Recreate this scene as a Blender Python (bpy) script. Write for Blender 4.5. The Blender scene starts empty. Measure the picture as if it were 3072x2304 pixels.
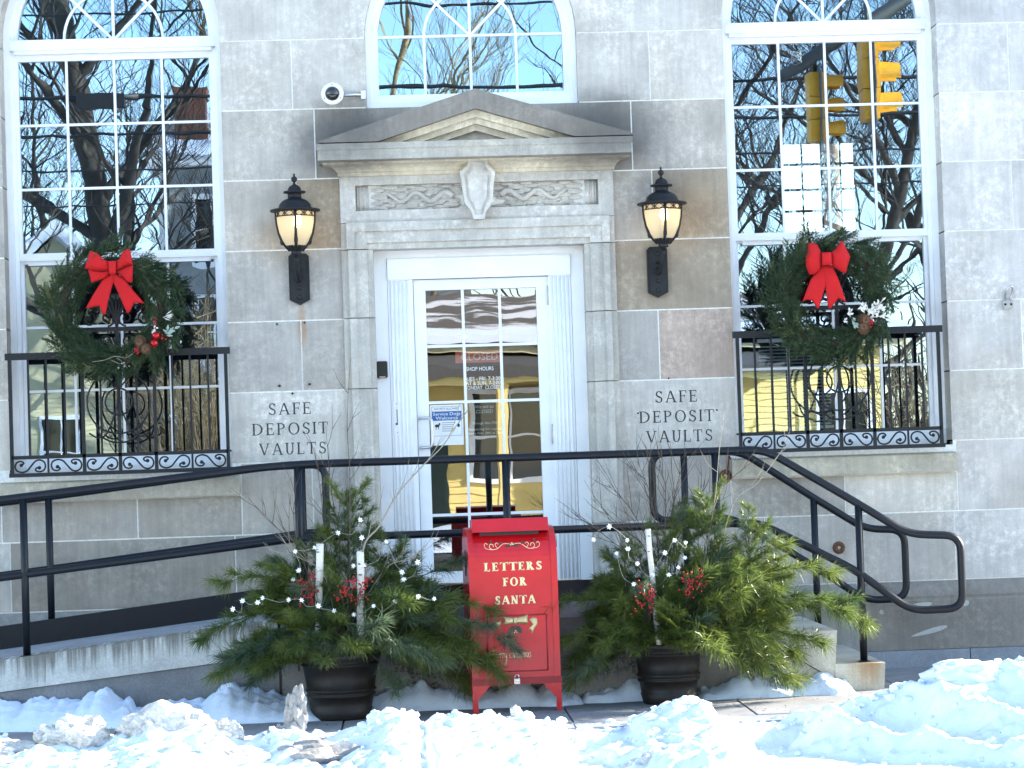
import bpy, bmesh, math, random
from math import sin, cos, pi, radians, sqrt, atan2
from mathutils import Vector, Matrix, noise, geometry

S = bpy.context.scene
COL = S.collection
R = random.Random(7)

# ------------------------------------------------------------------ camera
def cam_axes(p, y, r):
    f = Vector((sin(y) * cos(p), cos(y) * cos(p), sin(p)))
    rt = Vector((cos(y), -sin(y), 0))
    up = rt.cross(f)
    return rt * cos(r) + up * sin(r), up * cos(r) - rt * sin(r), f
rt, up, fw = cam_axes(radians(1.8), radians(2.7), radians(-1.88))
cam = bpy.data.cameras.new('camera')
camo = bpy.data.objects.new('camera', cam)
COL.objects.link(camo)
camo.matrix_world = Matrix(((rt.x, up.x, -fw.x, 0), (rt.y, up.y, -fw.y, -15.7), (rt.z, up.z, -fw.z, 1.5), (0, 0, 0, 1)))
cam.sensor_width = 36
cam.lens = 36 * 7000 / 3072
cam.clip_start = .1
cam.clip_end = 2000
S.camera = camo

# ------------------------------------------------------------------ light
SUN_EL, SUN_A = radians(23), radians(16)          # low winter sun, from the right and a little behind the facade
sdir = Vector((cos(SUN_EL) * cos(SUN_A), cos(SUN_EL) * sin(SUN_A), sin(SUN_EL)))
w = bpy.data.worlds.new('World')
S.world = w
w.use_nodes = True
nt = w.node_tree
bg = nt.nodes['Background']
sky = nt.nodes.new('ShaderNodeTexSky')
sky.sky_type = 'NISHITA'
sky.sun_disc = False
sky.sun_elevation = SUN_EL
sky.sun_rotation = atan2(sdir.x, sdir.y)
sky.air_density = 1.0
sky.dust_density = .3
sky.ozone_density = 1.2
nt.links.new(sky.outputs[0], bg.inputs[0])
bg.inputs[1].default_value = .13
sl = bpy.data.lights.new('sun', 'SUN')
sl.energy = 4.4
sl.angle = radians(.5)
sl.color = (1, .93, .82)
so = bpy.data.objects.new('sun', sl)
COL.objects.link(so)
so.rotation_euler = (-sdir).to_track_quat('-Z', 'Y').to_euler()
so.location = (30, 10, 20)
vs = S.view_settings
vs.view_transform = 'Standard'
vs.look = 'None'
vs.exposure = 2.42
vs.gamma = 1
vs.use_curve_mapping = False
S.render.engine = 'CYCLES'
S.cycles.use_denoising = True
S.cycles.denoising_prefilter = 'ACCURATE'
S.cycles.max_bounces = 6
S.cycles.transparent_max_bounces = 12
S.cycles.caustics_reflective = False
S.cycles.caustics_refractive = False

# ------------------------------------------------------------------ materials
def newmat(name):
    m = bpy.data.materials.new(name)
    m.use_nodes = True
    n = m.node_tree
    b = n.nodes['Principled BSDF']
    return m, n, b
def N(n, t, **kw):
    o = n.nodes.new(t)
    for k, v in kw.items():
        if k.startswith('i_'):
            o.inputs[k[2:].replace('_', ' ')].default_value = v
        else:
            setattr(o, k, v)
    return o
def pos(n, sc=(1, 1, 1)):
    g = N(n, 'ShaderNodeNewGeometry')
    m = N(n, 'ShaderNodeMapping')
    m.inputs['Scale'].default_value = sc
    n.links.new(g.outputs['Position'], m.inputs['Vector'])
    return m.outputs[0]
def noi(n, v, scale, det=4, rough=.6):
    t = N(n, 'ShaderNodeTexNoise')
    t.inputs['Scale'].default_value = scale
    t.inputs['Detail'].default_value = det
    t.inputs['Roughness'].default_value = rough
    n.links.new(v, t.inputs['Vector'])
    return t.outputs[0]
def rng(n, v, a, b, c, d, smooth=False):
    t = N(n, 'ShaderNodeMapRange')
    if smooth: t.interpolation_type = 'SMOOTHSTEP'
    for i, x in enumerate((a, b, c, d)): t.inputs[i + 1].default_value = x
    n.links.new(v, t.inputs[0])
    return t.outputs[0]
def mth(n, op, a, b=None):
    t = N(n, 'ShaderNodeMath', operation=op)
    for i, x in enumerate((a, b)):
        if x is None: continue
        if isinstance(x, (int, float)): t.inputs[i].default_value = x
        else: n.links.new(x, t.inputs[i])
    return t.outputs[0]
def mixc(n, f, a, b, mode='MIX'):
    t = N(n, 'ShaderNodeMix', data_type='RGBA', blend_type=mode)
    for sock, x in ((0, f), (6, a), (7, b)):
        if isinstance(x, (int, float)): t.inputs[sock].default_value = x
        elif isinstance(x, tuple): t.inputs[sock].default_value = (*x, 1) if len(x) == 3 else x
        else: n.links.new(x, t.inputs[sock])
    return t.outputs[2]
def grey(n, v):
    t = N(n, 'ShaderNodeCombineColor')
    for i in range(3): n.links.new(v, t.inputs[i])
    return t.outputs[0]
def bump(n, b, v, st=.3, dist=.01):
    t = N(n, 'ShaderNodeBump')
    t.inputs['Strength'].default_value = st
    t.inputs['Distance'].default_value = dist
    n.links.new(v, t.inputs['Height'])
    n.links.new(t.outputs[0], b.inputs['Normal'])

def simple(name, col, rough=.6, metal=0, var=.12, sc=20, bmp=0, spec=.5, coat=0):
    m, n, b = newmat(name)
    v = pos(n)
    f = rng(n, noi(n, v, sc, 5), .3, .7, 1 - var, 1 + var)
    c = mixc(n, 1.0, (*col, 1), grey(n, f), 'MULTIPLY')
    n.links.new(c, b.inputs['Base Color'])
    b.inputs['Roughness'].default_value = rough
    b.inputs['Metallic'].default_value = metal
    b.inputs['Specular IOR Level'].default_value = spec
    b.inputs['Coat Weight'].default_value = coat
    if bmp: bump(n, b, noi(n, v, sc * 3, 4), .5, bmp)
    return m

def m_stone():
    m, n, b = newmat('limestone')
    oi = N(n, 'ShaderNodeObjectInfo')
    off = N(n, 'ShaderNodeVectorMath', operation='ADD')
    sc = N(n, 'ShaderNodeVectorMath', operation='SCALE')
    cmb = N(n, 'ShaderNodeCombineXYZ')
    n.links.new(oi.outputs['Random'], cmb.inputs[0]); n.links.new(oi.outputs['Random'], cmb.inputs[2])
    sc.inputs['Scale'].default_value = 37
    n.links.new(cmb.outputs[0], sc.inputs[0])
    n.links.new(pos(n), off.inputs[0]); n.links.new(sc.outputs[0], off.inputs[1])
    v = off.outputs[0]
    big = rng(n, noi(n, v, 3.2, 5, .65), .32, .68, .80, 1.13)
    # mottled pale blotches like the tooled limestone of the photo
    mot = rng(n, noi(n, v, 22, 6, .7), .46, .64, 0, 1)
    amt = rng(n, noi(n, v, 2.1, 2), .4, .62, .08, 1)
    mm = mth(n, 'ADD', mth(n, 'MULTIPLY', mth(n, 'MULTIPLY', mot, amt), .34), .90)
    fine = rng(n, noi(n, v, 160, 3, .7), .3, .7, .86, 1.14)
    mp = N(n, 'ShaderNodeMapping'); mp.inputs['Scale'].default_value = (26, 26, 1.6)
    n.links.new(v, mp.inputs[0])
    streak = rng(n, noi(n, mp.outputs[0], 1, 4, .6), .35, .7, 1.05, .88)
    k = mth(n, 'MULTIPLY', mth(n, 'MULTIPLY', big, mm), mth(n, 'MULTIPLY', fine, streak))
    c = mixc(n, 1.0, oi.outputs['Color'], grey(n, k), 'MULTIPLY')
    # brownish patches
    br = rng(n, noi(n, v, 1.4, 4), .52, .72, 0, .45)
    c = mixc(n, br, c, mixc(n, 1.0, c, (1.02, .93, .80), 'MULTIPLY'))
    # soot round the pediment, browned stone beside the right lantern, rust under the left lantern
    p = pos(n)
    def blob(c0, r, mp_sc=(1, 1, 1), w=.5):
        a = N(n, 'ShaderNodeVectorMath', operation='SUBTRACT'); a.inputs[1].default_value = c0
        n.links.new(p, a.inputs[0])
        s2 = N(n, 'ShaderNodeVectorMath', operation='MULTIPLY'); s2.inputs[1].default_value = mp_sc
        n.links.new(a.outputs[0], s2.inputs[0])
        l = N(n, 'ShaderNodeVectorMath', operation='LENGTH'); n.links.new(s2.outputs[0], l.inputs[0])
        d = mth(n, 'ADD', l.outputs['Value'], mth(n, 'MULTIPLY', mth(n, 'SUBTRACT', noi(n, p, 6, 5), .5), w * r))
        return rng(n, d, r, r * .25, 0, 1, True)
    soot = mth(n, 'MAXIMUM', blob((-.30, -.05, 3.66), .55, (1, 1, 1.5)), blob((1.42, -.05, 3.66), .60, (1, 1, 1.4)))
    soot = mth(n, 'MAXIMUM', soot, mth(n, 'MULTIPLY', blob((1.75, 0, 3.25), .34), .6))
    soot = mth(n, 'MAXIMUM', soot, mth(n, 'MULTIPLY', blob((-.72, 0, 3.1), .3), .4))
    c = mixc(n, mth(n, 'MULTIPLY', soot, .80), c, (.105, .098, .092))
    brn = mth(n, 'MAXIMUM', blob((1.98, 0, 3.12), .30), mth(n, 'MULTIPLY', blob((-.72, 0, 2.99), .40, (1, 1, 2)), .7))
    c = mixc(n, mth(n, 'MULTIPLY', brn, .55), c, mixc(n, 1.0, c, (.86, .70, .50), 'MULTIPLY'))
    rust = blob((-.655, 0, 2.42), .20, (4.2, 1, 1), .9)
    c = mixc(n, mth(n, 'MULTIPLY', rust, .6), c, (.36, .19, .07))
    n.links.new(c, b.inputs['Base Color'])
    b.inputs['Roughness'].default_value = .85
    b.inputs['Specular IOR Level'].default_value = .25
    h = mth(n, 'ADD', mth(n, 'MULTIPLY', noi(n, v, 60, 5), .6), mth(n, 'MULTIPLY', noi(n, v, 240, 2), .4))
    bump(n, b, h, .55, .006)
    return m

def m_concrete(name, col, streaks=0, sc=1, spall=0, rustb=0):
    m, n, b = newmat(name)
    v = pos(n)
    k = mth(n, 'MULTIPLY', rng(n, noi(n, v, 4, 6, .65), .3, .7, .75, 1.2), rng(n, noi(n, v, 90, 4, .7), .3, .7, .82, 1.16))
    c = mixc(n, 1.0, (*col, 1), grey(n, k), 'MULTIPLY')
    if streaks:
        mp = N(n, 'ShaderNodeMapping'); mp.inputs['Scale'].default_value = (32, 3, .9)
        n.links.new(v, mp.inputs[0])
        g = N(n, 'ShaderNodeSeparateXYZ'); n.links.new(v, g.inputs[0])
        s = noi(n, mp.outputs[0], 1, 5, .7)
        top = mth(n, 'SUBTRACT', mth(n, 'ADD', mth(n, 'MULTIPLY', g.outputs[0], .105), .64), g.outputs[2])   # distance below the sloping ramp edge
        thr = mth(n, 'ADD', s, mth(n, 'MULTIPLY', top, -1.7))
        c = mixc(n, mth(n, 'MULTIPLY', rng(n, thr, .30, .52, 0, 1), streaks), c, (.135, .125, .10))
    if spall:
        s = mth(n, 'MULTIPLY', rng(n, noi(n, v, 2.2, 2), .5, .6, 0, 1), rng(n, noi(n, v, 26, 5, .75), .5, .54, 0, 1))
        c = mixc(n, mth(n, 'MULTIPLY', s, spall), c, (.055, .052, .046))
    if rustb:
        a = N(n, 'ShaderNodeVectorMath', operation='SUBTRACT'); a.inputs[1].default_value = (2.80, -1.45, .17)
        n.links.new(v, a.inputs[0])
        s2 = N(n, 'ShaderNodeVectorMath', operation='MULTIPLY'); s2.inputs[1].default_value = (1, .5, .7)
        n.links.new(a.outputs[0], s2.inputs[0])
        l = N(n, 'ShaderNodeVectorMath', operation='LENGTH'); n.links.new(s2.outputs[0], l.inputs[0])
        mp = N(n, 'ShaderNodeMapping'); mp.inputs['Scale'].default_value = (40, 3, 3); n.links.new(v, mp.inputs[0])
        d = mth(n, 'ADD', l.outputs['Value'], mth(n, 'MULTIPLY', noi(n, mp.outputs[0], 1, 4), .16))
        c = mixc(n, rng(n, d, .24, .08, 0, .75, True), c, (.33, .17, .05))
    n.links.new(c, b.inputs['Base Color'])
    b.inputs['Roughness'].default_value = .9
    b.inputs['Specular IOR Level'].default_value = .2
    bump(n, b, noi(n, v, 70 * sc, 6, .7), .6, .006)
    return m

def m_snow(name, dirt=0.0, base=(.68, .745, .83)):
    m, n, b = newmat(name)
    v = pos(n)
    c = (*base, 1)
    if dirt:
        d1 = mth(n, 'MULTIPLY', rng(n, noi(n, v, 5, 5, .7), .42, .68, 0, 1), rng(n, noi(n, v, 60, 4, .75), .42, .62, 0, 1))
        sp = rng(n, noi(n, v, 110, 3, .6), .67, .73, 0, 1)
        c1 = mixc(n, mth(n, 'MULTIPLY', d1, dirt), c, (.16, .12, .07))
        c = mixc(n, mth(n, 'MULTIPLY', sp, min(1, dirt * 1.2)), c1, (.09, .07, .05))
    else:
        sp = rng(n, noi(n, v, 85, 2, .5), .775, .80, 0, 1)
        c = mixc(n, mth(n, 'MULTIPLY', sp, .7), c, (.12, .10, .08))
    n.links.new(c, b.inputs['Base Color'])
    b.inputs['Roughness'].default_value = .7
    b.inputs['Specular IOR Level'].default_value = .3
    h = mth(n, 'ADD', noi(n, v, 45, 6, .7), mth(n, 'MULTIPLY', noi(n, v, 14, 4), 1.5))
    bump(n, b, h, .45, .010)
    return m

def m_glass(name, fac, sc, dist, tint=(1, 1, 1), det=2):
    m, n, b = newmat(name)
    n.nodes.remove(b)
    g = N(n, 'ShaderNodeBsdfGlossy'); g.inputs['Roughness'].default_value = 0
    g.inputs['Color'].default_value = (*tint, 1)
    t = N(n, 'ShaderNodeBsdfTransparent'); t.inputs['Color'].default_value = (.80, .86, .84, 1)
    mx = N(n, 'ShaderNodeMixShader'); mx.inputs[0].default_value = fac
    n.links.new(t.outputs[0], mx.inputs[1]); n.links.new(g.outputs[0], mx.inputs[2])
    n.links.new(mx.outputs[0], n.nodes['Material Output'].inputs[0])
    bp = N(n, 'ShaderNodeBump'); bp.inputs['Strength'].default_value = 1; bp.inputs['Distance'].default_value = dist
    n.links.new(noi(n, pos(n, (1, 1, 1.25)), sc, det, .35), bp.inputs['Height'])
    n.links.new(bp.outputs[0], g.inputs['Normal'])
    return m

def m_leaf(name, a, b2, rough=.45, trans=.25, sc=9):
    m, n, b = newmat(name)
    oi = N(n, 'ShaderNodeObjectInfo')
    f = mth(n, 'ADD', mth(n, 'MULTIPLY', oi.outputs['Random'], .6), mth(n, 'MULTIPLY', noi(n, pos(n), sc, 3), .5))
    c = mixc(n, rng(n, f, .2, .9, 0, 1), a, b2)
    n.links.new(c, b.inputs['Base Color'])
    b.inputs['Roughness'].default_value = rough
    tr = N(n, 'ShaderNodeBsdfTranslucent')
    n.links.new(c, tr.inputs['Color'])
    mx = N(n, 'ShaderNodeMixShader'); mx.inputs[0].default_value = trans
    n.links.new(b.outputs[0], mx.inputs[1]); n.links.new(tr.outputs[0], mx.inputs[2])
    n.links.new(mx.outputs[0], n.nodes['Material Output'].inputs[0])
    return m

def m_roof():
    m, n, b = newmat('shingles_with_snow_patches')
    v = pos(n, (.5, 1.6, 1.6))
    f = rng(n, noi(n, v, 1.1, 6, .65), .50, .56, 0, 1)
    c = mixc(n, f, (.10, .085, .07), (.62, .62, .62))
    n.links.new(c, b.inputs['Base Color']); b.inputs['Roughness'].default_value = .9
    return m
def m_emit(name, col, st):
    m, n, b = newmat(name)
    b.inputs['Base Color'].default_value = (*col, 1)
    b.inputs['Emission Color'].default_value = (*col, 1)
    b.inputs['Emission Strength'].default_value = st
    return m

def m_birch():
    m, n, b = newmat('birch_bark')
    mp = N(n, 'ShaderNodeMapping'); mp.inputs['Scale'].default_value = (20, 20, 75)
    n.links.new(pos(n), mp.inputs[0])
    f = rng(n, noi(n, mp.outputs[0], 1, 4, .7), .60, .66, 0, 1)
    c = mixc(n, f, (.66, .61, .53), (.05, .04, .035))
    n.links.new(c, b.inputs['Base Color'])
    b.inputs['Roughness'].default_value = .8
    return m

def m_lampglass():
    m, n, b = newmat('frosted_lamp_glass')
    b.inputs['Base Color'].default_value = (.80, .76, .66, 1)
    b.inputs['Roughness'].default_value = .25
    tr = N(n, 'ShaderNodeBsdfTranslucent'); tr.inputs['Color'].default_value = (.95, .84, .62, 1)
    tp = N(n, 'ShaderNodeBsdfTransparent'); tp.inputs['Color'].default_value = (.95, .88, .72, 1)
    m1 = N(n, 'ShaderNodeMixShader'); m1.inputs[0].default_value = .5
    n.links.new(tr.outputs[0], m1.inputs[1]); n.links.new(tp.outputs[0], m1.inputs[2])
    m2 = N(n, 'ShaderNodeMixShader'); m2.inputs[0].default_value = .72
    n.links.new(b.outputs[0], m2.inputs[1]); n.links.new(m1.outputs[0], m2.inputs[2])
    n.links.new(m2.outputs[0], n.nodes['Material Output'].inputs[0])
    bump(n, b, noi(n, pos(n), 180, 2), .4, .003)
    return m

def m_siding(name, col, pitch=.14):
    m, n, b = newmat(name)
    v = pos(n)
    c = mixc(n, 1.0, (*col, 1), grey(n, rng(n, noi(n, v, 2, 4), .3, .7, .85, 1.1)), 'MULTIPLY')
    n.links.new(c, b.inputs['Base Color'])
    b.inputs['Roughness'].default_value = .7
    return m

M = dict(
    stone=m_stone(),
    mortar=simple('lime_mortar', (.82, .80, .74), .95, var=.15, sc=40),
    white=simple('white_paint', (.87, .87, .87), .4, var=.04, sc=6),
    iron=simple('black_wrought_iron', (.012, .0125, .014), .5, var=.35, sc=45, bmp=.002, spec=.35),
    rail=simple('navy_black_rail_paint', (.004, .006, .010), .42, var=.3, sc=12, bmp=.0008, spec=.35),
    ramp=m_concrete('ramp_edge_concrete', (.52, .51, .465), streaks=.85),
    ramptop=m_concrete('ramp_top_concrete', (.30, .31, .32)),
    base=m_concrete('rough_base_concrete', (.21, .21, .21), spall=.25),
    landing=m_concrete('landing_wall_concrete', (.27, .26, .24), spall=.9),
    stair=m_concrete('step_concrete', (.50, .47, .385), rustb=1),
    stairlite=m_concrete('pale_cheek_concrete', (.58, .55, .48)),
    granite=m_concrete('granite', (.27, .29, .315), sc=1.4),
    pave=m_concrete('sidewalk_concrete', (.25, .25, .25)),
    asphalt=m_concrete('asphalt', (.06, .06, .062)),
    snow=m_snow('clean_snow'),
    dsnow=m_snow('dirty_snow', .85, (.62, .595, .54)),
    ice=m_snow('grey_dirty_ice', 1.0, (.30, .295, .285)),
    glass=m_glass('window_glass', .44, 3.0, .00035, (.64, .82, 1)),
    archglass=m_glass('wavy_arch_glass', .46, 1.6, .0013, (.58, .81, 1)),
    doorglass=m_glass('door_glass', .30, 2.0, .0008, (.95, .97, 1)),
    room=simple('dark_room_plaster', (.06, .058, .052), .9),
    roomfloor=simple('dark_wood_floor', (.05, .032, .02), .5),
    red=simple('red_enamel', (.50, .006, .010), .34, var=.14, sc=5, coat=.12),
    redd=simple('red_enamel_edge', (.27, .006, .010), .4, var=.1),
    gold=simple('pale_gold_paint', (.80, .66, .36), .4, var=.06),
    goldm=simple('gold_metal_ribbon', (.55, .43, .22), .38, metal=.6, var=.2, sc=40),
    holly=simple('dark_holly_paint', (.012, .03, .022), .4),
    redbow=simple('red_velvet', (.54, .003, .005), .85, var=.06, sc=8),
    silver=simple('brushed_steel', (.55, .55, .55), .3, metal=.9),
    fir=m_leaf('fir_needles', (.034, .066, .030), (.075, .115, .045), trans=.2),
    firlite=m_leaf('fir_needles_pale', (.09, .13, .05), (.15, .17, .07), trans=.2),
    pine=m_leaf('pine_needles', (.068, .115, .030), (.160, .200, .044), rough=.32, trans=.5),
    pineblue=m_leaf('blue_pine_needles', (.062, .102, .062), (.115, .160, .088), rough=.35, trans=.45),
    cedar=m_leaf('cedar_scales', (.075, .105, .018), (.130, .150, .025), trans=.45),
    twig=simple('twig_bark', (.085, .062, .045), .9, var=.3, sc=60),
    palewood=simple('pale_dead_branch', (.30, .26, .20), .9, var=.2, sc=60),
    bark=simple('tree_bark', (.050, .042, .034), .95, var=.3, sc=6),
    brushm=simple('dry_brush_bark', (.30, .21, .11), .95, var=.3, sc=6),
    birch=m_birch(),
    pot=simple('dark_resin_pot', (.013, .0105, .009), .5, var=.2, sc=30, spec=.3),
    soil=simple('potting_soil', (.03, .022, .015), .95),
    berry=simple('red_berry', (.38, .008, .012), .3),
    orn=simple('red_glass_ball', (.50, .01, .015), .12, metal=.5),
    cone=simple('pine_cone_scales', (.13, .065, .030), .8, var=.3, sc=80),
    star=simple('clear_plastic_star', (.88, .88, .86), .3, var=.02),
    wire=simple('pale_wire', (.36, .36, .33), .6),
    frost=simple('frosted_white_leaf', (.74, .70, .62), .7, var=.15, sc=60),
    silverl=simple('silver_green_leaf', (.30, .37, .30), .6),
    black=simple('black_plastic', (.010, .010, .011), .35),
    lens=simple('dark_dome', (.02, .022, .02), .06, spec=.8),
    paper=simple('white_paper', (.80, .80, .78), .8, var=.03),
    blue=simple('blue_print', (.045, .13, .32), .7, var=.05),
    ink=simple('black_print', (.03, .03, .035), .7),
    chalk=simple('chalk_white', (.75, .75, .73), .9, var=.1),
    board=simple('chalkboard', (.022, .026, .028), .7),
    orange=simple('red_sign_print', (.85, .20, .12), .6),
    vinyl=simple('white_vinyl_letters', (.85, .85, .85), .6, var=.02),
    lampglass=m_lampglass(),
    bulb=m_emit('lit_bulb', (1, .78, .42), 3.2),
    rust=simple('rusty_iron', (.13, .055, .025), .9, var=.4, sc=60),
    patch=simple('pale_mortar_smear', (.42, .41, .38), .95, var=.1, sc=60),
    incise=simple('dark_letter_groove', (.12, .12, .115), .95, var=.2, sc=60),  # groove faces coloured darker than the stone blocks
    wood=simple('oak_threshold', (.42, .26, .10), .6, var=.2),
    # across the street
    yellow=m_siding('yellow_clapboard', (.78, .60, .22)),
    cream=m_siding('cream_clapboard', (.62, .55, .33)),
    greyhouse=m_siding('grey_clapboard', (.30, .31, .30)),
    roofsnow=m_roof(),
    roofdark=simple('dark_shingles', (.07, .065, .06), .9),
    brick=simple('red_brick', (.15, .055, .035), .9, var=.2, sc=8),
    signal=simple('yellow_signal_paint', (.88, .40, .02), .45),
    signalgrey=simple('grey_backplate', (.12, .14, .17), .5),
    steel=simple('dark_mast_steel', (.10, .095, .085), .5, metal=.3),
    cable=simple('black_cable', (.012, .012, .013), .6),
    pole=simple('weathered_pole', (.16, .12, .085), .9),
)

# ------------------------------------------------------------------ mesh building
class MB:
    def __init__(s):
        s.v = []; s.f = []; s.sm = []
    def add(s, vs, fs, smooth=False):
        o = len(s.v)
        s.v += [tuple(p) for p in vs]
        s.f += [tuple(i + o for i in f) for f in fs]
        s.sm += [smooth] * len(fs)
    def box(s, x0, x1, y0, y1, z0, z1):
        s.add([(x, y, z) for x in (x0, x1) for y in (y0, y1) for z in (z0, z1)],
              [(0, 1, 3, 2), (4, 6, 7, 5), (0, 4, 5, 1), (2, 3, 7, 6), (0, 2, 6, 4), (1, 5, 7, 3)])
        return s
    def prism(s, poly, y0, y1, axis='y'):
        """poly: points (x, z); extruded along y (or given axis)"""
        a = sum(poly[i][0] * poly[(i + 1) % len(poly)][1] - poly[(i + 1) % len(poly)][0] * poly[i][1] for i in range(len(poly)))
        if a < 0: poly = poly[::-1]
        n = len(poly)
        if axis == 'y': P = lambda p, t: (p[0], t, p[1])
        elif axis == 'x': P = lambda p, t: (t, p[0], p[1])
        else: P = lambda p, t: (p[0], p[1], t)
        vs = [P(p, y0) for p in poly] + [P(p, y1) for p in poly]
        tri = geometry.tessellate_polygon([[Vector((p[0], p[1], 0)) for p in poly]]) if n > 4 else None
        fs = []
        if tri:
            fs += [tuple(t) for t in tri] + [tuple(i + n for i in t[::-1]) for t in tri]
        else:
            fs += [tuple(range(n)), tuple(range(2 * n - 1, n - 1, -1))]
        fs += [(i, i + n, (i + 1) % n + n, (i + 1) % n) for i in range(n)]
        s.add(vs, fs)
        return s
    def ring(s, A, B, y0, y1, closed=False):
        """solid between outlines A and B (same count) from y0 to y1; open outlines get end caps"""
        n = len(A)
        vs = [(p[0], y0, p[1]) for p in A] + [(p[0], y0, p[1]) for p in B] + [(p[0], y1, p[1]) for p in A] + [(p[0], y1, p[1]) for p in B]
        fs = []
        for i in range(n if closed else n - 1):
            j = (i + 1) % n
            fs += [(i, j, n + j, n + i), (2 * n + i, 3 * n + i, 3 * n + j, 2 * n + j), (i, 2 * n + i, 2 * n + j, j), (n + i, n + j, 3 * n + j, 3 * n + i)]
        if not closed:
            fs += [(0, n, 3 * n, 2 * n), (n - 1, 3 * n - 1, 4 * n - 1, 2 * n - 1)]
        s.add(vs, fs)
        return s
    def tube(s, path, r, seg=8, caps=True, smooth=True, flat=None):
        path = [Vector(p) for p in path]
        n = len(path)
        rs = r if isinstance(r, (list, tuple)) else [r] * n
        vs = []
        prev = None
        for i, p in enumerate(path):
            d = (path[min(i + 1, n - 1)] - path[max(i - 1, 0)])
            if d.length < 1e-9: d = Vector((0, 0, 1))
            d.normalize()
            if prev is None:
                a = Vector((0, 0, 1)) if abs(d.z) < .9 else Vector((0, 1, 0))
                u = d.cross(a).normalized()
            else:
                u = (prev - d * prev.dot(d))
                if u.length < 1e-6: u = d.orthogonal()
                u.normalize()
            prev = u
            v = d.cross(u)
            for k in range(seg):
                t = 2 * pi * k / seg
                vs.append(p + (u * cos(t) + v * sin(t)) * rs[i])
        fs = [(i * seg + k, i * seg + (k + 1) % seg, (i + 1) * seg + (k + 1) % seg, (i + 1) * seg + k) for i in range(n - 1) for k in range(seg)]
        if caps:
            fs += [tuple(range(seg))[::-1], tuple((n - 1) * seg + k for k in range(seg))]
        s.add(vs, fs, smooth)
        return s
    def lathe(s, prof, c=(0, 0, 0), seg=20, smooth=True, arc=None):
        """prof: (r, z) pairs; spun about the vertical through c"""
        a0, a1 = arc if arc else (0, 2 * pi)
        full = arc is None
        m = seg if full else seg + 1
        vs = []
        for r, z in prof:
            for k in range(m):
                t = a0 + (a1 - a0) * k / seg
                vs.append((c[0] + r * cos(t), c[1] + r * sin(t), c[2] + z))
        fs = []
        for i in range(len(prof) - 1):
            for k in range(seg):
                j = (k + 1) % m if full else k + 1
                fs.append((i * m + k, i * m + j, (i + 1) * m + j, (i + 1) * m + k))
        s.add(vs, fs, smooth)
        return s
    def ball(s, c, r, seg=10, sc=(1, 1, 1)):
        st = max(4, seg // 2 + 1)
        vs = [(c[0], c[1], c[2] - r * sc[2])]
        for i in range(1, st):
            a = pi * i / st
            for k in range(seg):
                t = 2 * pi * k / seg
                vs.append((c[0] + r * sc[0] * sin(a) * cos(t), c[1] + r * sc[1] * sin(a) * sin(t), c[2] - r * sc[2] * cos(a)))
        vs.append((c[0], c[1], c[2] + r * sc[2]))
        fs = [(0, 1 + (k + 1) % seg, 1 + k) for k in range(seg)]
        for i in range(st - 2):
            for k in range(seg):
                a = 1 + i * seg
                fs.append((a + k, a + (k + 1) % seg, a + seg + (k + 1) % seg, a + seg + k))
        o = 1 + (st - 2) * seg
        fs += [(len(vs) - 1, o + k, o + (k + 1) % seg) for k in range(seg)]
        s.add(vs, fs, True)
        return s
    def mesh(s, name):
        me = bpy.data.meshes.new(name)
        me.from_pydata(s.v, [], s.f)
        me.polygons.foreach_set('use_smooth', s.sm)
        bm = bmesh.new(); bm.from_mesh(me)
        bmesh.ops.recalc_face_normals(bm, faces=bm.faces)
        bm.to_mesh(me); bm.free()
        me.update()
        return me
    def build(s, name, mat, parent=None, color=None):
        me = s.mesh(name)
        return link(name, me, mat, parent, color)

def link(name, me, mat, parent=None, color=None):
    if mat is not None and len(me.materials) == 0: me.materials.append(mat)
    o = bpy.data.objects.new(name, me)
    COL.objects.link(o)
    if parent is not None: under(o, parent)
    if color: o.color = (*color, 1)
    return o
def under(o, parent):
    o.parent = parent
    m = Matrix.Identity(4)
    q = parent
    chain = []
    while q is not None:
        chain.append(q); q = q.parent
    for q in reversed(chain): m = m @ q.matrix_parent_inverse @ q.matrix_basis
    o.matrix_parent_inverse = m.inverted()
def thing(name, label, cat, loc=(0, 0, 0), group=None):
    o = bpy.data.objects.new(name, None)
    o.empty_display_size = .2
    COL.objects.link(o)
    o.location = loc
    o['label'] = label; o['category'] = cat
    if group: o['group'] = group
    return o
def tag(o, label, cat, group=None):
    o['label'] = label; o['category'] = cat
    if group: o['group'] = group
    return o
def kind(o, k):
    o['kind'] = k
    return o
def bez(pts, rad=.06, n=6):
    """round the corners of a polyline"""
    P = [Vector(p) for p in pts]
    out = [P[0]]
    for i in range(1, len(P) - 1):
        a, b, c = P[i - 1], P[i], P[i + 1]
        r = min(rad, (a - b).length * .48, (c - b).length * .48)
        s0 = b + (a - b).normalized() * r
        s1 = b + (c - b).normalized() * r
        for k in range(n + 1):
            t = k / n
            out.append(s0 * (1 - t) ** 2 + b * 2 * t * (1 - t) + s1 * t ** 2)
    out.append(P[-1])
    return out
def spline(pts, n=6):
    P = [Vector(p) for p in pts]
    out = []
    for i in range(len(P) - 1):
        p0, p1, p2, p3 = P[max(i - 1, 0)], P[i], P[i + 1], P[min(i + 2, len(P) - 1)]
        for k in range(n):
            t = k / n
            out.append(.5 * ((2 * p1) + (p2 - p0) * t + (2 * p0 - 5 * p1 + 4 * p2 - p3) * t * t + (3 * p1 - p0 - 3 * p2 + p3) * t ** 3))
    out.append(P[-1])
    return out
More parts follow.
